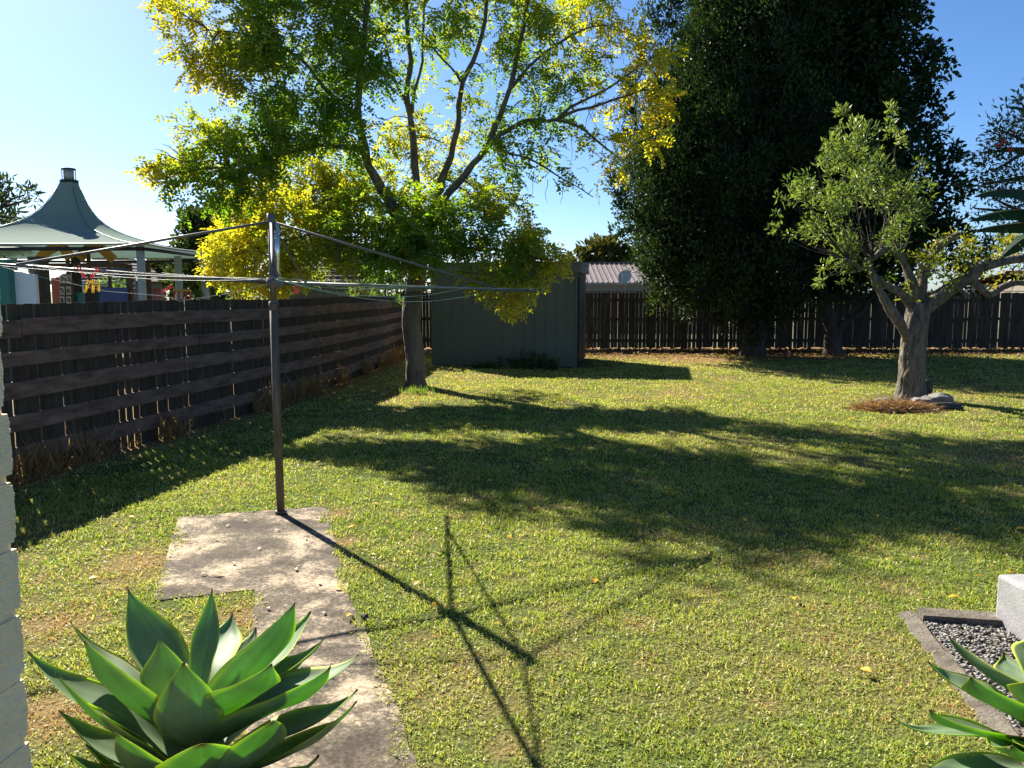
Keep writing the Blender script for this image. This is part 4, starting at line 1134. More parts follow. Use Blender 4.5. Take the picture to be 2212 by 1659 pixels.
def agave_leaf(root, core, tip, width, rise=.16, tipcurl=(0, 0, 0.0), cup=.32, blunt=False, pale=0.0, brown=0.25, base_w=.55, face=0.22):
    core, tip = Vector(core), Vector(tip)
    h = Vector((tip.x - core.x, tip.y - core.y, 0)); hl = h.length
    rd = h.normalized() if hl > 1e-4 else Vector((0, -1, 0))
    p0 = core + rd * .045
    L = (tip - p0).length
    p1 = p0 + rd * L * .30 + Vector((0, 0, 1)) * (rise * L / .5) + (tip - p0) * .10
    p2 = tip - (tip - p0) * .28 + Vector((0, 0, -1)) * .085 * L / .5 - Vector(tipcurl)
    if face: rd = (rd * (1 - face) + Vector((0, -1, 0)) * face).normalized()
    side = Vector((-rd.y, rd.x, 0))
    nu, nv = 26, 16
    V, K = [], []
    for i in range(nu + 1):
        t = i / nu
        c = p0 * (1 - t) ** 3 + p1 * 3 * t * (1 - t) ** 2 + p2 * 3 * t * t * (1 - t) + tip * t ** 3
        tg = ((p1 - p0) * 3 * (1 - t) ** 2 + (p2 - p1) * 6 * t * (1 - t) + (tip - p2) * 3 * t * t).normalized()
        up = side.cross(tg).normalized()
        if up.z < 0 and False: up = -up
        if up.dot(-rd + Vector((0, 0, 1))) < 0: up = -up
        prof = base_w + (1 - base_w) * math.sin(min(t / .46, 1) * math.pi / 2) ** 1.3
        if t > .46:
            s = (t - .46) / .54
            prof = (1 - s) ** 1.12 * (1 + .95 * s) if not blunt else (1 - s ** 2.6) ** .85
        w = width * max(prof, .012)
        for j in range(nv + 1):
            v = j / nv * 2 - 1
            wav = .006 * mnoise.noise(Vector((t * 4, v * 1.5 + tip.x * 7, tip.z * 9)))
            off = side * (v * w / 2) + up * (cup * w * .5 * (v * v) * (1.0 - .25 * t) + wav)
            V.append(c + off)
            e = max(0, (abs(v) - .82) / .18)
            base = np.array((.20, .29, .155)) * (1 - pale) + np.array((.24, .32, .21)) * pale  # pale: sunlit leaves get a lighter base colour painted in
            col = base * (1 - .85 * e) + np.array((.66, .64, .09)) * .85 * e  # yellow margin, with the sunlit edge glow strengthened in its colour
            b_ = max(0, (t - .955) / .045) if brown else 0
            st_ = mnoise.noise(Vector((v * 9 + tip.x * 13, t * 1.3, tip.z * 17)))          # long waxy streaks
            col = col * (1 + .16 * st_)
            sc_ = mnoise.noise(Vector((v * 4.5, t * 9, tip.x * 23 + tip.z * 7)))
            if sc_ > .62: col = col * .6 + np.array((.20, .17, .09)) * .4               # scars
            col = col * (1 - b_ * .8) + np.array((.20, .09, .04)) * b_ * .8
            K.append(col)
    m = nv + 1
    th = lambda i, j: .0045 * (1 - .7 * i / nu) * (1 - (abs(j / nv * 2 - 1)) ** 3) + .0006
    n0 = len(V); top = list(V)
    # underside follows at a small thickness
    for i in range(nu + 1):
        for j in range(nv + 1):
            a = top[min(i + 1, nu) * m + j] - top[max(i - 1, 0) * m + j]; b = top[i * m + min(j + 1, nv)] - top[i * m + max(j - 1, 0)]
            nn = a.cross(b); nn = nn.normalized() if nn.length > 1e-12 else Vector((0, 0, 1))
            if nn.dot(Vector((0, 0, 1)) - rd * .6) < 0: nn = -nn
            V.append(top[i * m + j] - nn * th(i, j)); K.append(K[i * m + j])
    F = []
    for i in range(nu):
        for j in range(nv):
            F.append((i * m + j, (i + 1) * m + j, (i + 1) * m + j + 1, i * m + j + 1))
            F.append((n0 + i * m + j, n0 + i * m + j + 1, n0 + (i + 1) * m + j + 1, n0 + (i + 1) * m + j))
        for j in (0, nv):
            F.append((i * m + j, (i + 1) * m + j, n0 + (i + 1) * m + j, n0 + i * m + j))
    for j in range(nv):
        F.append((nu * m + j, nu * m + j + 1, n0 + nu * m + j + 1, n0 + nu * m + j)); F.append((j, j + 1, n0 + j + 1, n0 + j))
    mesh_np('leaf', np.array([tuple(q) for q in V]), np.array(F), np.array(K), M['agave'], root, smooth=True)


def agave(name_label, core, leaves, stem_to):
    root = empty('agave', (core.x, core.y, 0), name_label, 'agave')
    st = MB(); st.tube([(stem_to[0], stem_to[1], -.03), (core.x, core.y, core.z * .5), (core.x, core.y, core.z - .02), (core.x, core.y, core.z + .05)], [.07, .065, .07, .05], 12, wob=.3)
    st.build('stem', M['bark'], root)
    for lf in leaves:
        agave_leaf(root, core + Vector((0, 0, lf.pop('dz', 0))), **lf)
    return root

def c5(x, y): return x * .4427, 1037 + y * .4427
YA = 2.42
core = P(*c5(960, 1470), YA)
def lf(x, y, dY, width, **k):
    d = dict(tip=P(*c5(x, y), YA + dY), width=width * 1.62, base_w=.62); d.update(k); return d
LA = [lf(622, 530, .26, .125, rise=.14, dz=0.210), lf(1034, 528, .30, .055, rise=.16, dz=0.250), lf(1135, 648, .46, .10, rise=.18, dz=0.210, pale=.6), lf(1440, 598, .20, .135, face=.6, rise=.13, dz=0.200),
      lf(1515, 640, .38, .10, rise=.12, dz=0.170), lf(1582, 772, .30, .10, face=.4, rise=.15, dz=0.170), lf(1750, 852, .18, .115, face=.25, rise=.16, dz=0.140), lf(1612, 908, -.10, .13, face=.62, rise=.11, dz=0.130), lf(1325, 895, -.14, .125, face=.68, rise=.17, dz=0.180),
      lf(895, 888, -.12, .125, rise=.10, dz=0.140), lf(775, 772, -.02, .125, face=.8, rise=.14, dz=0.220, tipcurl=(-.02, 0, .02)), lf(408, 785, -.08, .135, face=.68, rise=.12, dz=0.150), lf(345, 688, .22, .11, face=.5, rise=.13, dz=0.160), lf(138, 832, .06, .13, face=.3, rise=.16, dz=0.050),
      lf(275, 940, -.12, .13, face=.4, rise=.14, dz=0.030), lf(285, 1122, -.02, .10, rise=.06, dz=0.000, pale=.5), lf(737, 798, .42, .09, rise=.17, dz=0.180, pale=.7), lf(1745, 1022, .05, .12, face=.22, rise=.13, dz=0.030), lf(1740, 1080, -.10, .13, face=.25, rise=.08, dz=-0.010),
      lf(1555, 1342, -.22, .12, rise=.05, dz=-0.050), lf(1330, 1175, -.30, .14, rise=.09, dz=0.000, blunt=True), lf(985, 1285, -.36, .155, rise=.13, dz=0.000, blunt=True), lf(565, 1232, -.30, .13, rise=.09, dz=-0.010), lf(318, 1325, -.20, .125, rise=.07, dz=-0.050),
      lf(420, 1290, -.05, .11, rise=.07, dz=-0.050), lf(640, 1480, -.34, .13, rise=.03, dz=-0.070, blunt=True), lf(1300, 1500, -.36, .13, rise=.03, dz=-0.070), lf(1000, 1560, -.45, .14, rise=.02, dz=-0.070, blunt=True), lf(760, 690, .46, .11, rise=.12, dz=0.160), lf(1250, 720, .50, .11, rise=.12, dz=0.150),
      lf(500, 900, .40, .11, rise=.1, dz=0.050), lf(1480, 860, .46, .11, rise=.1, dz=0.050)]
agave('broad pale green agave rosette standing left of the concrete path', core, LA, (core.x + .06, core.y + .05))

def c6(x, y): return 1728 + x * .3055, 1152 + y * .3055
YB = 2.12
core2 = P(*c6(1790, 1480), YB)
def lg(x, y, dY, width, **k):
    d = dict(tip=P(*c6(x, y), YB + dY), width=width * 1.35, base_w=.62); d.update(k); return d
LB = [lg(1055, 725, .22, .13, face=.5, rise=.10, dz=.07), lg(905, 905, .16, .10, rise=.13, dz=.03, pale=.6), lg(1203, 1015, -.08, .13, face=.5, rise=.11, dz=.04), lg(640, 1290, .05, .045, rise=.14, dz=-.04), lg(915, 1245, -.10, .135, face=.5, rise=.12, dz=-.03), lg(900, 1640, -.14, .11, rise=.07, dz=-.08, pale=.5),
      lg(1438, 845, .34, .11, rise=.14, dz=.05, pale=.6), lg(1700, 700, .25, .13, rise=.16, dz=.10), lg(2000, 650, .25, .13, rise=.16, dz=.1), lg(2300, 800, .15, .13, rise=.15, dz=.05), lg(2600, 1100, 0, .13, rise=.12), lg(1500, 1500, -.30, .14, rise=.12, dz=-.04), lg(1900, 1500, -.36, .15, rise=.12, dz=-.04),
      lg(2300, 1500, -.3, .14, rise=.1), lg(1150, 1800, -.28, .13, rise=.04, dz=-.1), lg(1750, 1000, -.2, .14, rise=.2, dz=.05), lg(2100, 1050, -.18, .14, rise=.18, dz=.05)]
agave('agave with long green leaves reaching in from the right edge by the pebble bed', core2, LB, (core2.x, core2.y))


# ------------------------------------------------------------------ pebble bed, kerb, block
def bed():
    k0, k1 = G(1962, 1340), G(2215, 1652)
    d = (k1 - k0).normalized(); n = Vector((-d.y, d.x, 0))
    if n.x < 0: n = -n
    root = empty('garden_edging', k0, 'worn concrete edging strip around the pebble bed at the right', 'edging')
    a = MB()
    prof = [k0 - d * .05 + (k1 + d * 1.6 - k0) * (i / 90) for i in range(91)]
    for i in range(90):
        p, q = prof[i], prof[i + 1]
        w = .046; hh = .030 + .010 * mnoise.noise(p * 3) + .005 * mnoise.noise(p * 17)
        hq = .030 + .010 * mnoise.noise(q * 3) + .005 * mnoise.noise(q * 17)
        a.hexa([p - n * w + Vector((0, 0, -.06)), p + n * w + Vector((0, 0, -.06)), q + n * w + Vector((0, 0, -.06)), q - n * w + Vector((0, 0, -.06)),
                p - n * w * (.75 + .35 * mnoise.noise(p * 11)) + Vector((0, 0, hh - .012)), p + n * w * (.8 + .2 * mnoise.noise(p * 13)) + Vector((0, 0, hh)), q + n * w * (.8 + .2 * mnoise.noise(q * 13)) + Vector((0, 0, hq)), q - n * w * (.75 + .35 * mnoise.noise(q * 11)) + Vector((0, 0, hq - .012))])
    a.build('side_strip', M['concrete_kerb'], root)
    b = MB(); s = k0 + n * .055 + d * .0; e = G(2290, 1362)
    b.beam(s + Vector((0, 0, .0)), e + Vector((0, 0, .0)), .115, .11)
    b.build('end_strip', M['concrete_kerb'], root)
    # pebbles
    pk = MB()
    poly = [k0 + n * .05 + d * .06, k0 + n * 1.6 + d * .0, k0 + n * 1.6 + d * 2.6, k0 + n * .05 + d * 2.6]
    g = MB(); g.prism([(p.x, p.y) for p in poly], -.05, .012); tag(g.build('pebble_ground', M['concrete_kerb'], normals=True), kind='structure')
    for i in range(5600):
        u, v = rnd.random(), rnd.random()
        p = k0 + n * (.06 + u ** 1.2 * .95) + d * (.07 + v ** 1.4 * 1.9)
        r = rnd.uniform(.0045, .0105)
        pk.blob((p.x, p.y, .012 + r * .4 + rnd.uniform(0, .012)), r, i, 1, .5, (rnd.uniform(.8, 1.4), rnd.uniform(.8, 1.3), rnd.uniform(.5, .8)))
    tag(pk.build('pebbles', M['pebble']), 'white and grey pebbles filling the bed between edging and concrete block', 'pebbles', kind='stuff')
    # block
    c = G(2150, 1352); dd = (G(2195, 1400) - G(2150, 1352)); dd.z = 0
    fa = Vector((.10, -1, 0)).normalized(); ri = Vector((1, .06, 0)).normalized()
    c = Vector((c.x - .01, c.y, 0))
    L = .30; Wd = 1.3; H = .285
    o = MB(); o.hexa([c + fa * L + Vector((0, 0, -.03)), c + fa * L + ri * Wd + Vector((0, 0, -.03)), c + ri * Wd + Vector((0, 0, -.03)), c + Vector((0, 0, -.03)),
                      c + fa * L + Vector((0, 0, H)), c + fa * L + ri * Wd + Vector((0, 0, H)), c + ri * Wd + Vector((0, 0, H)), c + Vector((0, 0, H))])
    ob = o.build('concrete_block', M['concrete_pale'], bevel=.018)
    tag(ob, 'pale rounded concrete block standing beside the pebble bed at right edge', 'block')
bed()


# ------------------------------------------------------------------ banana plant (right edge)
def banana():
    Y = 10.5
    b = P(2345, 628, Y); b.z = 0
    root = empty('banana_plant', b, 'dark ragged banana leaves hanging in from the right edge', 'plant')
    s = MB(); s.tube([b + Vector((0, 0, -.05)), b + Vector((-.03, 0, 1.2)), b + Vector((-.05, 0, 2.6))], [.13, .11, .07], 12); s.build('stem', M['bark_dark'], root)
    top = b + Vector((-.05, 0, 2.55))
    for (mid, tip, w) in (((2225, 375, 10.2), (2105, 425, 9.8), .36), ((2225, 425, 10.4), (2095, 478, 10), .34), ((2215, 470, 10.6), (2100, 500, 10.3), .30), ((2240, 470, 10.6), (2160, 560, 10.6), .30), ((2262, 210, 10.4), (2176, 232, 10.2), .36), ((2400, 200, 10), (2520, 300, 9.6), .4)):
        p1, p2 = P(*mid), P(*tip)
        m = MB(); n = 26
        rows = []
        for i in range(n + 1):
            t = i / n
            c = top * (1 - t) ** 2 + p1 * 2 * t * (1 - t) + p2 * t * t
            tg = ((p1 - top) * (1 - t) + (p2 - p1) * t).normalized()
            side = tg.cross(Vector((0, -.55, 1))).normalized()
            wd = w * min(1, t * 5 + .06) * (1 - max(0, (t - .55) / .45) ** 1.6) + .01
            rows.append((c, side, wd))
        for i in range(n):
            (c0, s0, w0), (c1, s1, w1) = rows[i], rows[i + 1]
            for sg in (-1, 1):
                dr0 = Vector((0, 0, -.18)) * w0; sp = rnd.uniform(.0, .35) if rnd.random() < .3 else 0
                e0 = c0 + s0 * sg * w0 / 2 + dr0; e1 = c0.lerp(c1, 1 - sp * .6) + s1 * sg * w1 / 2 * rnd.uniform(.93, 1.03) + dr0
                m.add([c0, c1, e1, e0], [(0, 1, 2, 3) if sg > 0 else (3, 2, 1, 0)])
        V = np.array(m.v); K = np.tile(np.array([[.022, .06, .028]]), (len(V), 1))
        mesh_np('leaf', V, np.array(m.f), K, M['leaf_gloss'], root)
        rb = MB(); rb.tube([r[0] for r in rows], [.02 * (1 - i / n) + .004 for i in range(n + 1)], 6); rb.build('leaf_rib', M['bark_dark'], root)
banana()


# ------------------------------------------------------------------ shade sail and play frame beyond the left fence
M['sail'] = leafmat('sail_cloth', .22, .004, .6, (.7, .9, .9), (.23, .29, .262))
M['steel_grey'] = mat('grey_post', (.33, .34, .33), .6, var=(.42, .43, .41), vscale=5)
M['brown_post'] = mat('brown_post', (.10, .055, .035), .7, var=(.14, .08, .05))
M['play_yellow'] = plastic('play_yellow', (.55, .27, .03))
M['play_orange'] = plastic('play_orange', (.45, .07, .03))
M['play_blue'] = plastic('play_blue', (.03, .06, .20))
M['play_green'] = plastic('play_green', (.02, .16, .13))
M['panel_white'] = mat('white_panel', (.72, .76, .80), .6, var=(.78, .80, .82), vscale=1.5)
M['tile_pale'] = mat('number_tile', (.55, .45, .32), .6, var=(.62, .52, .38))
M['ink'] = mat('dark_ink', (.02, .02, .02), .6, var=(.03, .03, .03))

SC = P(150, 628, 21.0); SC.z = 0
RIM = 2.74
def sail():
    CY_ = 21.3
    cx = SC.x
    root = empty('shade_sail', (cx, CY_, 0), 'green tent-shaped shade sail with a capped peak behind the left fence', 'shade sail')
    fr = P(318, 600, 17.6); rr_ = P(462, 600, 22.0)
    corners = [(cx - 4.2, 17.6), (fr.x, 17.6), (rr_.x, 22.0), (cx + 1.6, 25.4), (cx - 4.2, 25.4)]
    NC = len(corners)
    apex_z, apex_r = P(150, 391, CY_).z, .195
    def rim(a):      # a in 0..1 round the outline, slightly scalloped edges
        k = int(a * NC) % NC; f = a * NC - int(a * NC)
        p, q = Vector(corners[k]), Vector(corners[(k + 1) % NC])
        return p.lerp(q, f).lerp(Vector((cx, CY_)), .06 * math.sin(math.pi * f)), RIM
    m = MB()
    def fn(u, v):
        c, z = rim(u % 1.0)
        d = c - Vector((cx, CY_)); L = d.length; d.normalize()
        r = apex_r + (L - apex_r) * v
        zz = z + (apex_z - z) * (.55 * math.exp(-v / .10) * (1 - v) + .45 * (1 - v) ** 1.6)
        return (cx + d.x * r, CY_ + d.y * r, zz)
    m.grid(fn, 120, 44)
    m.build('canopy', M['sail'], root)
    ed = MB()
    ed.tube([fn(i / 60 if i < 60 else .99999, 1) for i in range(61)], .022, 6)
    ed.build('rim_cable', M['steel_grey'], root)
    sm = MB()
    for k in range(NC):
        pts = [Vector(fn((k + .0001) / NC, .02 + .96 * i / 20)) + Vector((0, 0, .012)) for i in range(21)]
        sm.tube(pts, .010, 5)
    sm.build('seam', M['play_green'], root)
    cap = MB()
    cap.tube([(cx, CY_, apex_z - .06), (cx, CY_, apex_z + .02)], [.215, .22], 16)
    cap.build('collar', M['shed_dark'], root)
    vent = MB(); vent.tube([(cx, CY_, apex_z), (cx, CY_, apex_z + .28)], .125, 12)
    for k in range(6):
        a = k * math.pi / 3 + .3; vent.tube([(cx + .155 * math.cos(a), CY_ + .155 * math.sin(a), apex_z), (cx + .155 * math.cos(a), CY_ + .155 * math.sin(a), apex_z + .28)], .012, 6)
    vent.build('vent_cage', M['steel_grey'], root)
    lid = MB(); lid.tube([(cx, CY_, apex_z + .281), (cx, CY_, apex_z + .315)], [.18, .16], 16); lid.build('vent_lid', M['shed_dark'], root)
    for (x, y) in ((P(306, 600, 17.8).x, 17.8), (P(386, 600, 23.4).x, 23.4), (P(443, 600, 21.9).x, 21.9), (cx - 3.9, 17.8), (cx - 3.9, 25.2)):
        p = MB(); p.tube([(x, y, -.05), (x, y, RIM - .02)], .085 if y < 20 else .10, 14); p.build('post', M['steel_grey'], root)
    for a in range(NC):
        b = (a + 1) % NC
        p = MB(); p0, p1 = corners[a], corners[b]
        p.tube([(p0[0] * .97 + cx * .03, p0[1] * .97 + CY_ * .03, RIM - .10), (p1[0] * .97 + cx * .03, p1[1] * .97 + CY_ * .03, RIM - .10)], .04, 8); p.build('rim_beam', M['shed_dark'], root)
sail()


DIG = {'5': [(0, 1, 0, .5), (0, 1, 1, 1), (0, 0, .5, 1), (0, 1, .5, .5), (1, 1, 0, .5), (0, 1, 0, 0)]}
def seg_digit(mb, ch, x, z, y, w, h):
    """numerals drawn as bent strokes standing proud of the tile"""
    s = {'1': [[(.3, .8), (.5, 1), (.5, 0)]], '2': [[(0, .8), (.3, 1), (.8, .95), (.95, .7), (.5, .35), (0, 0), (1, 0)]], '3': [[(0, 1), (1, 1), (.45, .6), (.9, .5), (1, .2), (.6, 0), (0, .1)]],
         '4': [[(.75, 0), (.75, 1), (0, .35), (1, .35)]], '5': [[(.95, 1), (.1, 1), (.05, .55), (.6, .62), (1, .4), (.85, .08), (.4, 0), (0, .1)]], '6': [[(.85, .95), (.4, .9), (.05, .5), (.1, .12), (.5, 0), (.95, .15), (.95, .45), (.55, .58), (.1, .42)]],
         '7': [[(0, 1), (1, 1), (.4, 0)]], '8': [[(.5, .55), (.12, .78), (.5, 1), (.88, .78), (.5, .55), (.02, .25), (.5, 0), (.98, .25), (.5, .55)]], '9': [[(.9, .6), (.5, .42), (.08, .6), (.15, .9), (.5, 1), (.9, .85), (.9, .5), (.6, 0)]]}[ch]
    for st in s:
        for a, b in zip(st[:-1], st[1:]):
            mb.beam((x + a[0] * w, y, z + a[1] * h), (x + b[0] * w, y, z + b[1] * h), .014, .026, (0, 1, 0))

def c1(x, y): return x * .2864, 316.8 + y * .2864
def playground():
    Y = 19.6
    b = P(*c1(600, 1170), Y); b.z = 0
    root = empty('climbing_tower', b, 'wooden climbing tower with yellow roof beams, orange panel and number tiles under the sail', 'play tower')
    for (x, w, dy) in ((510, .07, 0), (570, .16, .9), (668, .07, .2), (820, .06, .6), (350, .07, .3)):
        q = P(*c1(x, 850), Y + dy); p = MB(); p.box((q.x, q.y, 1.32), (w, w, 2.66)); p.build('post', M['brown_post'] if w < .1 else M['post'], root)
    # curved yellow roof beams (a pair of arches)
    for (pts, y0) in (([(300, 850), (345, 800), (400, 765), (440, 745), (480, 765), (530, 840)], 0), ([(600, 845), (640, 790), (700, 755), (760, 765), (800, 800), (855, 850)], .5)):
        m = MB(); W3 = [P(*c1(*p), Y + y0) for p in pts]; W3 = smooth_path(W3, 4)
        for a, c in zip(W3[:-1], W3[1:]): m.beam(a, c + (c - a) * .05, .12, .20)
        m.build('roof_beam', M['play_yellow'], root)
    o = MB(); a, c = P(*c1(388, 970), Y - .2), P(*c1(455, 970), Y - .2); o.box(((a.x + c.x) / 2, a.y, 1.1), (c.x - a.x, .05, 1.9)); o.build('orange_panel', M['play_orange'], root)
    fr = MB(); a, c = P(*c1(458, 968), Y - .2), P(*c1(552, 968), Y - .2); fr.box(((a.x + c.x) / 2, a.y, 1.05), (c.x - a.x, .04, 1.95)); pan = fr.build('number_board', M['brown_post'], root)
    nums = {0: '23', 1: '56', 2: '89'}
    for r_, ch2 in nums.items():
        for c_, ch in enumerate(ch2):
            x, y = 478 + c_ * 48, (1000, 1086, 1160)[r_]
            q = P(*c1(x, y), Y - .2)
            t = MB(); t.box((q.x, q.y - .036, q.z), (.105, .03, .19)); tl = t.build('number_tile', M['tile_pale'], root)
            g = MB(); seg_digit(g, ch, q.x - .03, q.z - .045, q.y - .054, .06, .10); go = g.build('numeral', M['ink']); go.parent = tl; go.matrix_parent_inverse = parent_inverse(root) if False else go.matrix_parent_inverse
    bl = MB(); a, c = P(*c1(745, 1010), Y), P(*c1(955, 1010), Y); bl.box(((a.x + c.x) / 2, a.y, 1.15), (c.x - a.x, .06, 1.35)); bl.build('blue_panel', M['play_blue'], root)
    gp = MB(); a, c = P(*c1(552, 1070), Y - .1), P(*c1(625, 1070), Y - .1); gp.box(((a.x + c.x) / 2, a.y, .9), (c.x - a.x, .06, 1.6)); gp.build('green_panel', M['play_green'], root)
    br = MB(); br.box((P(*c1(640, 900), Y).x, Y + .1, 2.35), (1.9, .08, .1)); br.build('crossbeam', M['brown_post'], root)
playground()
def post_thing(x0, x1, ytop, Y, m, name, label, cat):
    a, c = P(*c1(x0, ytop), Y), P(*c1(x1, ytop), Y)
    o = MB(); w = c.x - a.x
    o.box(((a.x + c.x) / 2, Y, a.z / 2 - .02), (w, w, a.z + .02)); o.box(((a.x + c.x) / 2, Y, a.z + .012), (w * .8, w * .8, .02))
    return tag(o.build(name, M[m], bevel=.008), label, cat)
post_thing(952, 990, 885, 19.8, 'brown_post', 'timber_post', 'short brown timber post standing left of the nearest grey sail post', 'post')
post_thing(1100, 1130, 880, 20.6, 'brown_post', 'timber_post', 'thin brown timber post just right of the nearest grey sail post', 'post')

def red_seat(x0, x1, y, Y, label):
    a, c = P(*c1(x0, y), Y), P(*c1(x1, y), Y); zt = a.z
    root = empty('play_stool', ((a.x + c.x) / 2, Y, 0), label, 'stool')
    s = MB(); s.box(((a.x + c.x) / 2, Y, zt), (c.x - a.x, .35, .05)); s.build('seat', M['play_yellow'] if x0 > 1250 else M['play_orange'], root, bevel=.01)
    for xx in (a.x + .03, c.x - .03):
        for yy in (-.14, .14):
            l = MB(); l.tube([(xx, Y + yy, 0), (xx, Y + yy, zt - .026)], .02, 8); l.build('leg', M['peg_red'], root)
red_seat(1140, 1228, 1078, 21, 'red framed play stand under the sail, left of the yellow topped one')
red_seat(1322, 1425, 1085, 21, 'red framed play stand with yellow top under the right end of sail')

def white_panel():
    Y = 16.5
    a, c = P(*c1(38, 930), Y), P(*c1(262, 930), Y)
    o = empty('white_screen', ((a.x + c.x) / 2, Y, 0), 'white screen wall with teal corner post beyond the left fence', 'screen')
    w = MB()
    zl, zr = P(*c1(40, 925), Y).z, P(*c1(262, 965), Y).z
    w.hexa([(a.x, Y, 0), (c.x, Y, 0), (c.x, Y + .1, 0), (a.x, Y + .1, 0), (a.x, Y, zl), (c.x, Y, zr), (c.x, Y + .1, zr), (a.x, Y + .1, zl)]); w.build('wall', M['panel_white'], o)
    p = MB(); q = P(*c1(14, 850), Y - .1); p.box((q.x, Y - .1, q.z / 2), (.34, .2, q.z)); p.build('corner_post', M['play_green'], o, bevel=.01)
    e = MB(); q = P(*c1(275, 830), Y + .3); e.box((q.x, q.y, q.z / 2), (.24, .24, q.z)); e.build('end_post', M['post'], o)
white_panel()


# ------------------------------------------------------------------ houses beyond the fences
M['roof_dark'] = mat('dark_roof_tile', (.035, .032, .032), .55, var=(.06, .055, .052), vscale=3, bump=.3)
M['roof_brown'] = mat('brown_roof_tile', (.12, .085, .07), .7, var=(.18, .14, .12), vscale=4, bump=.3)
M['roof_ribbed'] = mat('ribbed_roof', (.13, .10, .105), .6, .0, .3, var=(.17, .14, .14), vscale=2)
M['wall_beige'] = mat('beige_wall', (.17, .15, .12), .85, var=(.21, .185, .15), vscale=3)
M['weatherboard'] = mat('grey_boards', (.30, .28, .295), .8, var=(.37, .35, .36), vscale=4, stretch=(6, 6, .4))

def tiled_plane(mb, a, b, c, d, rows, step=.03):
    """a,b along the eave; d,c along the ridge: overlapping tile courses"""
    a, b, c, d = map(Vector, (a, b, c, d))
    n = (b - a).cross(d - a).normalized()
    if n.z < 0: n = -n
    for i in range(rows):
        t0, t1 = i / rows, (i + 1.06) / rows
        p0, p1 = a.lerp(d, t0), b.lerp(c, t0); q0, q1 = a.lerp(d, min(t1, 1)), b.lerp(c, min(t1, 1))
        mb.add([p0 + n * step, p1 + n * step, q1 + n * .004, q0 + n * .004, p0 - n * .02, p1 - n * .02], [(0, 1, 2, 3), (4, 5, 1, 0)])


def house(name, label, x0, x1, Y, depth, z_eave, z_ridge, wallm, roofm, rows, hip=0.0, over=.4, win=True):
    root = empty(name, ((x0 + x1) / 2, Y + depth / 2, 0), label, 'house')
    w = MB(); w.box(((x0 + x1) / 2, Y + depth / 2, z_eave / 2 - .03), (x1 - x0 - .02, depth, z_eave)); w.build('wall', wallm, root)
    r = MB(); Ym = Y + depth / 2
    e0, e1 = x0 - over, x1 + over; r0, r1 = x0 - over + hip, x1 + over - hip
    tiled_plane(r, (e0, Y - over, z_eave), (e1, Y - over, z_eave), (r1, Ym, z_ridge), (r0, Ym, z_ridge), rows)
    tiled_plane(r, (e1, Y + depth + over, z_eave), (e0, Y + depth + over, z_eave), (r0, Ym, z_ridge), (r1, Ym, z_ridge), rows)
    if hip:
        tiled_plane(r, (e1, Y - over, z_eave), (e1, Y + depth + over, z_eave), (r1, Ym, z_ridge), (r1, Ym - .001, z_ridge), rows)
        tiled_plane(r, (e0, Y + depth + over, z_eave), (e0, Y - over, z_eave), (r0, Ym, z_ridge), (r0, Ym + .001, z_ridge), rows)
    r.build('roof', roofm, root)
    rc = MB(); rc.tube([(r0, Ym, z_ridge + .02), (r1, Ym, z_ridge + .02)], .10, 8); rc.build('ridge_cap', roofm, root)
    g = MB(); g.box(((e0 + e1) / 2, Y - over - .05, z_eave - .07), (e1 - e0, .09, .13)); g.build('gutter', M['steel_grey'], root)
    if win:
        wx = (x0 + x1) / 2
        f = MB(); f.box((wx, Y - .02, 1.5), (1.3, .05, 1.0)); fo = f.build('window', M['panel_white'], root)
        p = MB(); p.box((wx, Y - .05, 1.5), (1.15, .02, .86)); po = p.build('pane', M['ink']); po.parent = fo
    return root
a, b = P(135, 560, 36), P(275, 560, 36)
house('tiled_house', 'house with brown tiled hip roof seen under the shade sail', a.x, b.x + .1, 36, 3.3, 2.15, 3.9, M['wall_beige'], M['roof_brown'], 12, 2.2)
a, b = P(600, 600, 31), P(790, 600, 31)
house('tiled_house', 'house with dark tiled roof seen behind the golden tree trunk', a.x, b.x, 31, 3.2, 2.1, 3.75, M['wall_beige'], M['roof_dark'], 10, 1.2, win=False)

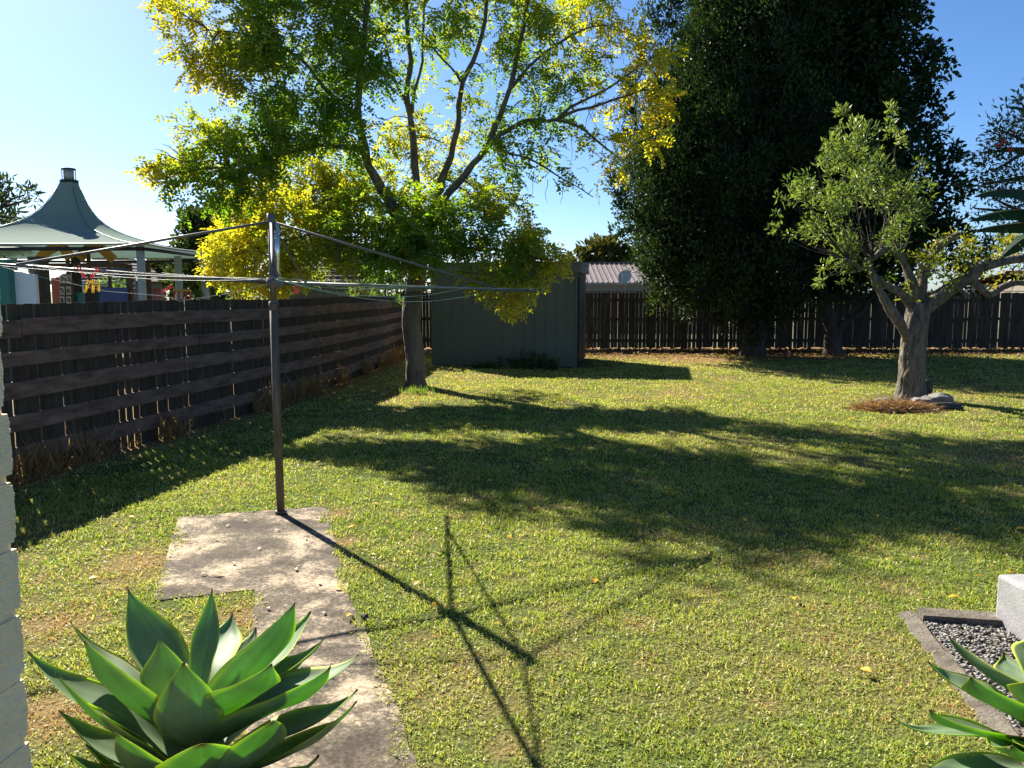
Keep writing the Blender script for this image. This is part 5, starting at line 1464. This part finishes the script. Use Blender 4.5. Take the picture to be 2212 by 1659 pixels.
def ribbed_house():
    Y, dep = 37.0, 7.0
    x0, x1 = P(1185, 600, Y).x, P(1560, 600, Y).x
    root = empty('ribbed_roof_house', ((x0 + x1) / 2, Y + dep / 2, 0), 'low house with ribbed pinkish-grey metal roof beyond the back fence', 'house')
    ze, zr = P(1300, 611, Y).z, P(1300, 569, Y + 3.5).z
    w = MB(); w.box(((x0 + x1) / 2, Y + dep / 2, ze / 2 - .02), (x1 - x0, dep, ze - .02))
    w.build('wall', M['weatherboard'], root)
    r = MB(); r.add([(x0 - .3, Y - .3, ze), (x1 + .3, Y - .3, ze), (x1 + .3, Y + 3.5, zr), (x0 - .3, Y + 3.5, zr), (x1 + .3, Y + dep + .3, ze), (x0 - .3, Y + dep + .3, ze)], [(0, 1, 2, 3), (3, 2, 4, 5)])
    x = x0 - .2
    while x < x1 + .3:
        r.beam((x, Y - .3, ze + .02), (x, Y + 3.5, zr + .02), .05, .045); x += .235
    r.build('roof', M['roof_ribbed'], root)
    rc = MB(); rc.beam((x0 - .3, Y + 3.5, zr + .04), (x1 + .3, Y + 3.5, zr + .04), .3, .05); rc.build('ridge_cap', M['roof_ribbed'], root)
    g = MB(); g.beam((x0 - .3, Y - .36, ze - .04), (x1 + .3, Y - .36, ze - .04), .1, .10); g.build('gutter', M['weatherboard'], root)
    # battens of the board wall
    bt = MB(); x = x0 + .1
    while x < x1: bt.box((x, Y - .012, ze / 2), (.03, .02, ze - .2)); x += .2
    bt.build('board_battens', M['weatherboard'], root)
    # dish stands on the roof: a thing of its own
    c = P(1350, 599, Y - .6)
    d = empty('satellite_dish', (c.x, c.y + .4, 0), 'round grey satellite dish in front of the ribbed roof beyond the back fence', 'satellite dish')
    m = MB(); ax = Vector((-.35, -.8, .45)).normalized(); s = ax.cross(Vector((0, 0, 1))).normalized(); u = s.cross(ax)
    def fn(a, v):
        an = a * 2 * math.pi; r = .30 * v
        return c + s * math.cos(an) * r + u * math.sin(an) * r * 1.1 + ax * (.08 * v * v)
    m.grid(fn, 24, 6); do = m.build('reflector', M['steel_grey'], d); sf = do.modifiers.new('shell', 'SOLIDIFY'); sf.thickness = .012
    k = MB(); k.tube([c - ax * .02, c - ax * .15 + Vector((0, .05, -.2)), Vector((c.x, c.y + .25, 0))], .025, 8); k.build('mast', M['steel_grey'], d)
    k = MB(); k.tube([c - u * .3, c + ax * .35 - u * .1], .012, 6); k.blob(tuple(c + ax * .36 - u * .1), .04, 3, 1); k.build('receiver_arm', M['steel_grey'], d)
ribbed_house()
a, b = P(2300, 600, 34), P(2480, 600, 34)
M['roof_red'] = mat('red_roof_tile', (.18, .09, .065), .7, var=(.23, .12, .09), vscale=4)
house('tiled_house', 'house with reddish brown roof at right edge behind the back fence', a.x, b.x, 34, 7, 2.05, 2.55, M['wall_beige'], M['roof_red'], 8, 0)


# ------------------------------------------------------------------ shrubs beyond the left fence, plants at the shed
def shrub(name, label, clumps, Y, L, w, cA, cB, n_per, cat='shrub', m='leaf_gloss', updir=(0, 0, .3)):
    return small_tree(name, label, clumps, Y, clumps[0][0], L, w, cA, cB, n_per, .05, m, cat, None, updir)
shrub('leafy_shrub', 'glossy green shrub behind the left fence, beside the golden tree trunk', [(830, 615, 28, 1), (800, 610, 26, 1), (850, 595, 24, 1), (815, 590, 24, .9), (780, 625, 20, .9), (845, 630, 24, 1)], 20.5, .17, .075, (.06, .13, .025), (.16, .27, .05), 180)
shrub('leafy_shrub', 'silvery fine-leaved shrub behind the left fence under the golden foliage', [(695, 570, 30, .8), (685, 600, 26, .8), (710, 585, 24, .7), (670, 560, 26, .7)], 19.5, .14, .02, (.14, .17, .09), (.26, .28, .16), 200, m='leaf')
shrub('leafy_shrub', 'dense green shrub behind the left fence, left of the clothesline pole', [(560, 610, 26, 1), (530, 620, 28, 1), (500, 625, 24, 1), (590, 620, 25, 1), (620, 625, 25, 1), (470, 622, 24, 1), (440, 620, 22, 1)], 22, .14, .07, (.05, .10, .02), (.14, .21, .04), 130)
shrub('leafy_shrub', 'sunlit low shrub seen between the play frame and grey sail post', [(250, 600, 16, 1), (285, 612, 18, 1), (232, 622, 16, 1), (265, 628, 16, 1)], 27, .16, .08, (.06, .12, .03), (.17, .25, .06), 100)

shrub('leafy_shrub', 'dark shrub filling the gap between the golden tree trunk and the shed', [(915, 600, 26, 1), (935, 620, 24, 1), (900, 625, 24, 1), (925, 580, 20, 1), (890, 610, 20, 1), (850, 590, 22, 1), (868, 606, 24, 1), (830, 602, 22, 1), (872, 575, 20, 1), (800, 610, 22, 1), (845, 622, 24, 1)], 26, .2, .1, (.02, .045, .014), (.05, .085, .02), 150, m='leaf_dark')

def spiky():
    Y = 20; b = P(772, 628, Y); b.z = 0
    root = empty('flax_plant', b, 'spiky flax with long narrow blades behind the left fence', 'plant')
    for k in range(26):
        a = rnd.uniform(0, 6.28); h = rnd.uniform(1.6, 2.35); s = rnd.uniform(.3, .9)
        pts = [b + Vector((0, 0, .1)), b + Vector((math.cos(a) * s * .3, math.sin(a) * s * .3, h * .6)), b + Vector((math.cos(a) * s, math.sin(a) * s, h))]
        sp = smooth_path(pts, 4); sd = Vector((-math.sin(a), math.cos(a), 0))
        V, F = [], []
        for i, p in enumerate(sp):
            w = .03 * (1 - (i / (len(sp) - 1)) ** 2) + .002
            V += [tuple(p - sd * w), tuple(p + sd * w)]
        F = [(2 * i, 2 * i + 1, 2 * i + 3, 2 * i + 2) for i in range(len(sp) - 1)]
        mesh_np('leaf', np.array(V), np.array(F), np.tile([[.12, .13, .04]], (len(V), 1)), M['leaf'], root)
spiky()

def weed(px, py, h, n, label, name='weed'):
    b = G(px, py); root = empty(name, b, label, 'weed')
    parts = []; s = MB()
    for k in range(n):
        p = b + Vector((rnd.uniform(-.22, .22), rnd.uniform(-.08, .05), 0)); hh = h * rnd.uniform(.5, 1)
        tp = p + Vector((rnd.uniform(-.1, .1), rnd.uniform(-.1, .05), hh)); s.tube([p, p.lerp(tp, .5) + Vector((rnd.uniform(-.02, .02), 0, 0)), tp], [.006, .005, .003], 4, cap=False)
        q = 26
        t = rng.random(q); c = np.array(p)[None] * (1 - t[:, None]) + np.array(tp)[None] * t[:, None]
        parts.append(leaf_quads(c, rand_dirs(q) * np.array([1, 1, .6]) + np.array([0, 0, .2]), rand_dirs(q), .07 + .05 * rng.random(q), .03 + .02 * rng.random(q), lerp3((.03, .06, .02), (.07, .11, .03), rng.random(q))))
    s.build('stems', M['bark_dark'], root)
    V, F, K = join(parts); mesh_np('leaves', V, F, K, M['leaf_dark'], root)
weed(1150, 797, .42, 12, 'taller dark weed growing against the shed wall, right of the middle')
weed(1100, 797, .30, 10, 'low dark weed against the foot of the shed wall')
weed(1195, 800, .34, 10, 'dark weed at the shed wall nearest its right corner')
weed(1045, 796, .16, 10, 'small dark weed tuft at the foot of the shed wall, leftmost')
def tuft():
    b = G(900, 852); root = empty('grass_tuft', b, 'fresh green tuft of long blades at the foot of the golden tree', 'grass tuft')
    n = 130; c = np.array(b)[None] + np.stack([rng.normal(size=n) * .12, rng.normal(size=n) * .06, np.zeros(n)], 1)
    d = np.stack([rng.normal(size=n) * .4, rng.normal(size=n) * .4, np.ones(n)], 1)
    V, F, K = leaf_quads(c, d, rand_dirs(n), .10 + .09 * rng.random(n), .012 * np.ones(n), lerp3((.09, .20, .03), (.2, .3, .05), rng.random(n)))
    tag(mesh_np('blades', V, F, K, M['grass'], root), kind='stuff')
tuft()

# dry growth along the foot of the left fence
def dry_growth():
    parts = []
    n = 5200
    y = 2.5 + 21 * rng.random(n) ** .8; x = fence_x(y) + .03 + np.abs(rng.normal(size=n)) * .09
    ok = fbm(x, y, .7, 31, 3) > .43
    x, y = x[ok], y[ok]; n = len(x)
    h = .08 + .30 * rng.random(n) ** 2
    c = np.stack([x, y, np.zeros(n)], 1)
    for k in range(3):
        t = rng.random(n)
        d = np.stack([rng.normal(size=n) * .45 + .1, rng.normal(size=n) * .4, .8 + .3 * rng.random(n)], 1)
        parts.append(leaf_quads(c + np.stack([0 * t, 0 * t, t * h * .6], 1), d, rand_dirs(n), h * (.5 + .4 * rng.random(n)), .006 + .010 * rng.random(n), lerp3((.20, .10, .045), (.40, .27, .12), rng.random(n))))
    V, F, K = join(parts)
    return mesh_np('dry_weeds', V, F, K, M['grass'])
tag(dry_growth(), 'brown dried weeds along the foot of the left fence', 'weeds', kind='stuff')
def leaf_litter():
    n = 9000
    x = 1.9 + 13 * rng.random(n); y = BACK_Y - .1 - np.abs(rng.normal(size=n)) * 1.6
    z = .02 + .04 * rng.random(n)
    d = np.stack([rng.normal(size=n), rng.normal(size=n), .2 * rng.normal(size=n)], 1)
    V, F, K = leaf_quads(np.stack([x, y, z], 1), d, np.tile([[0, 0, 1.0]], (n, 1)) + .4 * rng.normal(size=(n, 3)), .06 + .04 * rng.random(n), .035 + .02 * rng.random(n), lerp3((.09, .052, .03), (.30, .19, .11), rng.random(n)))
    return mesh_np('leaf_litter', V, F, K, M['grass'])
tag(leaf_litter(), 'brown leaf litter under the dark trees along the back fence', 'leaf litter', kind='stuff')

# a dead stick leaning at the back fence, a pebble by the path
s = MB(); s.tube(smooth_path([G(1720, 778), P(1690, 745, 23.9), P(1660, 725, 24.1), P(1620, 705, 24.2)], 3), [.018] * 5 + [.012] * 5, 6)
tag(s.build('dead_stick', M['bark']), 'dead grey stick leaning on the back fence under the dark conifer', 'stick')
k = G(787, 1341); rock((k.x, k.y, .018), .022, 'small black stone at the right edge of the concrete path', 8, (1, 1, .8), 'rock_dark', 'stone', 'stone')

# ------------------------------------------------------------------ fallen leaves: each one its own object
M['fallen'] = leafmat('fallen_leaf', .35, .05, .5, (1.1, 1.0, .6), (.62, .36, .02))
M['fallen_pale'] = leafmat('fallen_leaf_pale', .25, .05, .5, (1, 1, .8), (.42, .32, .17))
def leaf_mesh(nm, m, L):
    V, F = [], []
    n = 6
    for i in range(n + 1):
        t = i / n; w = L * .26 * math.sin(math.pi * min(1, t * .92 + .05)) ** .8; z = .10 * L * math.sin(math.pi * t) + .05 * L * t
        for sg in (-1, 0, 1): V.append(((t - .5) * L, sg * w, z + (.16 * w if sg else 0)))
    for i in range(n):
        for j in range(2): F.append((i * 3 + j, i * 3 + j + 1, i * 3 + j + 4, i * 3 + j + 3))
    me = bpy.data.meshes.new(nm); me.from_pydata(V, [], F); me.materials.append(m); me.update()
    return me
lm = [leaf_mesh('fallen_leaf', M['fallen'], .055), leaf_mesh('fallen_leaf', M['fallen'], .045), leaf_mesh('fallen_leaf', M['fallen_pale'], .045)]
def fallen(x, y, z, me, label, group, s):
    o = bpy.data.objects.new('fallen_leaf', me); C.objects.link(o)
    o.location = (x, y, z); o.rotation_euler = (rnd.uniform(-.3, .3), rnd.uniform(-.3, .3), rnd.uniform(0, 6.28)); o.scale = (s, s, s)
    tag(o, label, 'leaf', group)
named = [(730, 1276, 'on'), (1716, 1303, 0), (1870, 1461, 0), (1285, 1265, 0), (1410, 1042, 0), (2115, 1255, 0), (1950, 1105, 0), (2010, 965, 0), (1855, 1005, 0), (760, 1145, 0), (810, 1095, 0), (470, 1245, 0), (205, 1258, 0), (1725, 940, 0), (1845, 910, 0), (1900, 905, 0), (590, 1030, 0), (490, 1062, 0), (285, 1125, 0), (755, 1340, 0), (900, 1270, 0), (1060, 1045, 0), (2060, 1300, 0), (2015, 1205, 0), (1100, 1170, 0)]
LAWN_L, LAWN_G = 'curled yellow leaf fallen on the lawn', 'yellow leaves scattered on the lawn'
for (px, py, f) in named:
    p = G(px, py)
    if f: fallen(p.x, p.y, .018, lm[0], 'orange-yellow leaf lying on the concrete path near its right edge', None, 1.1)
    else: fallen(p.x, p.y, .028, lm[0], LAWN_L, LAWN_G, 1.15)
cnt = 0
while cnt < 210:
    x, y = rnd.uniform(-3.3, 8), 4.2 + 13 * rnd.random() ** 1.0
    q = math.exp(-(((x - 1.2) / 3.2) ** 2 + ((y - 10.5) / 4.2) ** 2))
    if rnd.random() > q * .95 + .10 or x < float(fence_x(y)) + .3 or bool(inside(PATH, np.array([x]), np.array([y]))[0]) or abs(x) > .64 * y: continue
    fallen(x, y, .03, lm[rnd.choice((0, 1, 1, 1, 2))], LAWN_L, LAWN_G, rnd.uniform(.85, 1.3) * (1 + .05 * max(0, y - 8))); cnt += 1
for (px, py) in ((660, 1168), (560, 1190), (468, 1170), (530, 1130), (492, 1140), (430, 1185), (505, 1222), (640, 1235), (690, 1265), (580, 1320), (700, 1330), (440, 1245), (600, 1150)):
    p = G(px, py); fallen(p.x, p.y, .018, lm[2], 'small pale dry leaf lying on the concrete path', 'dry leaves on the concrete path', rnd.uniform(.7, 1))
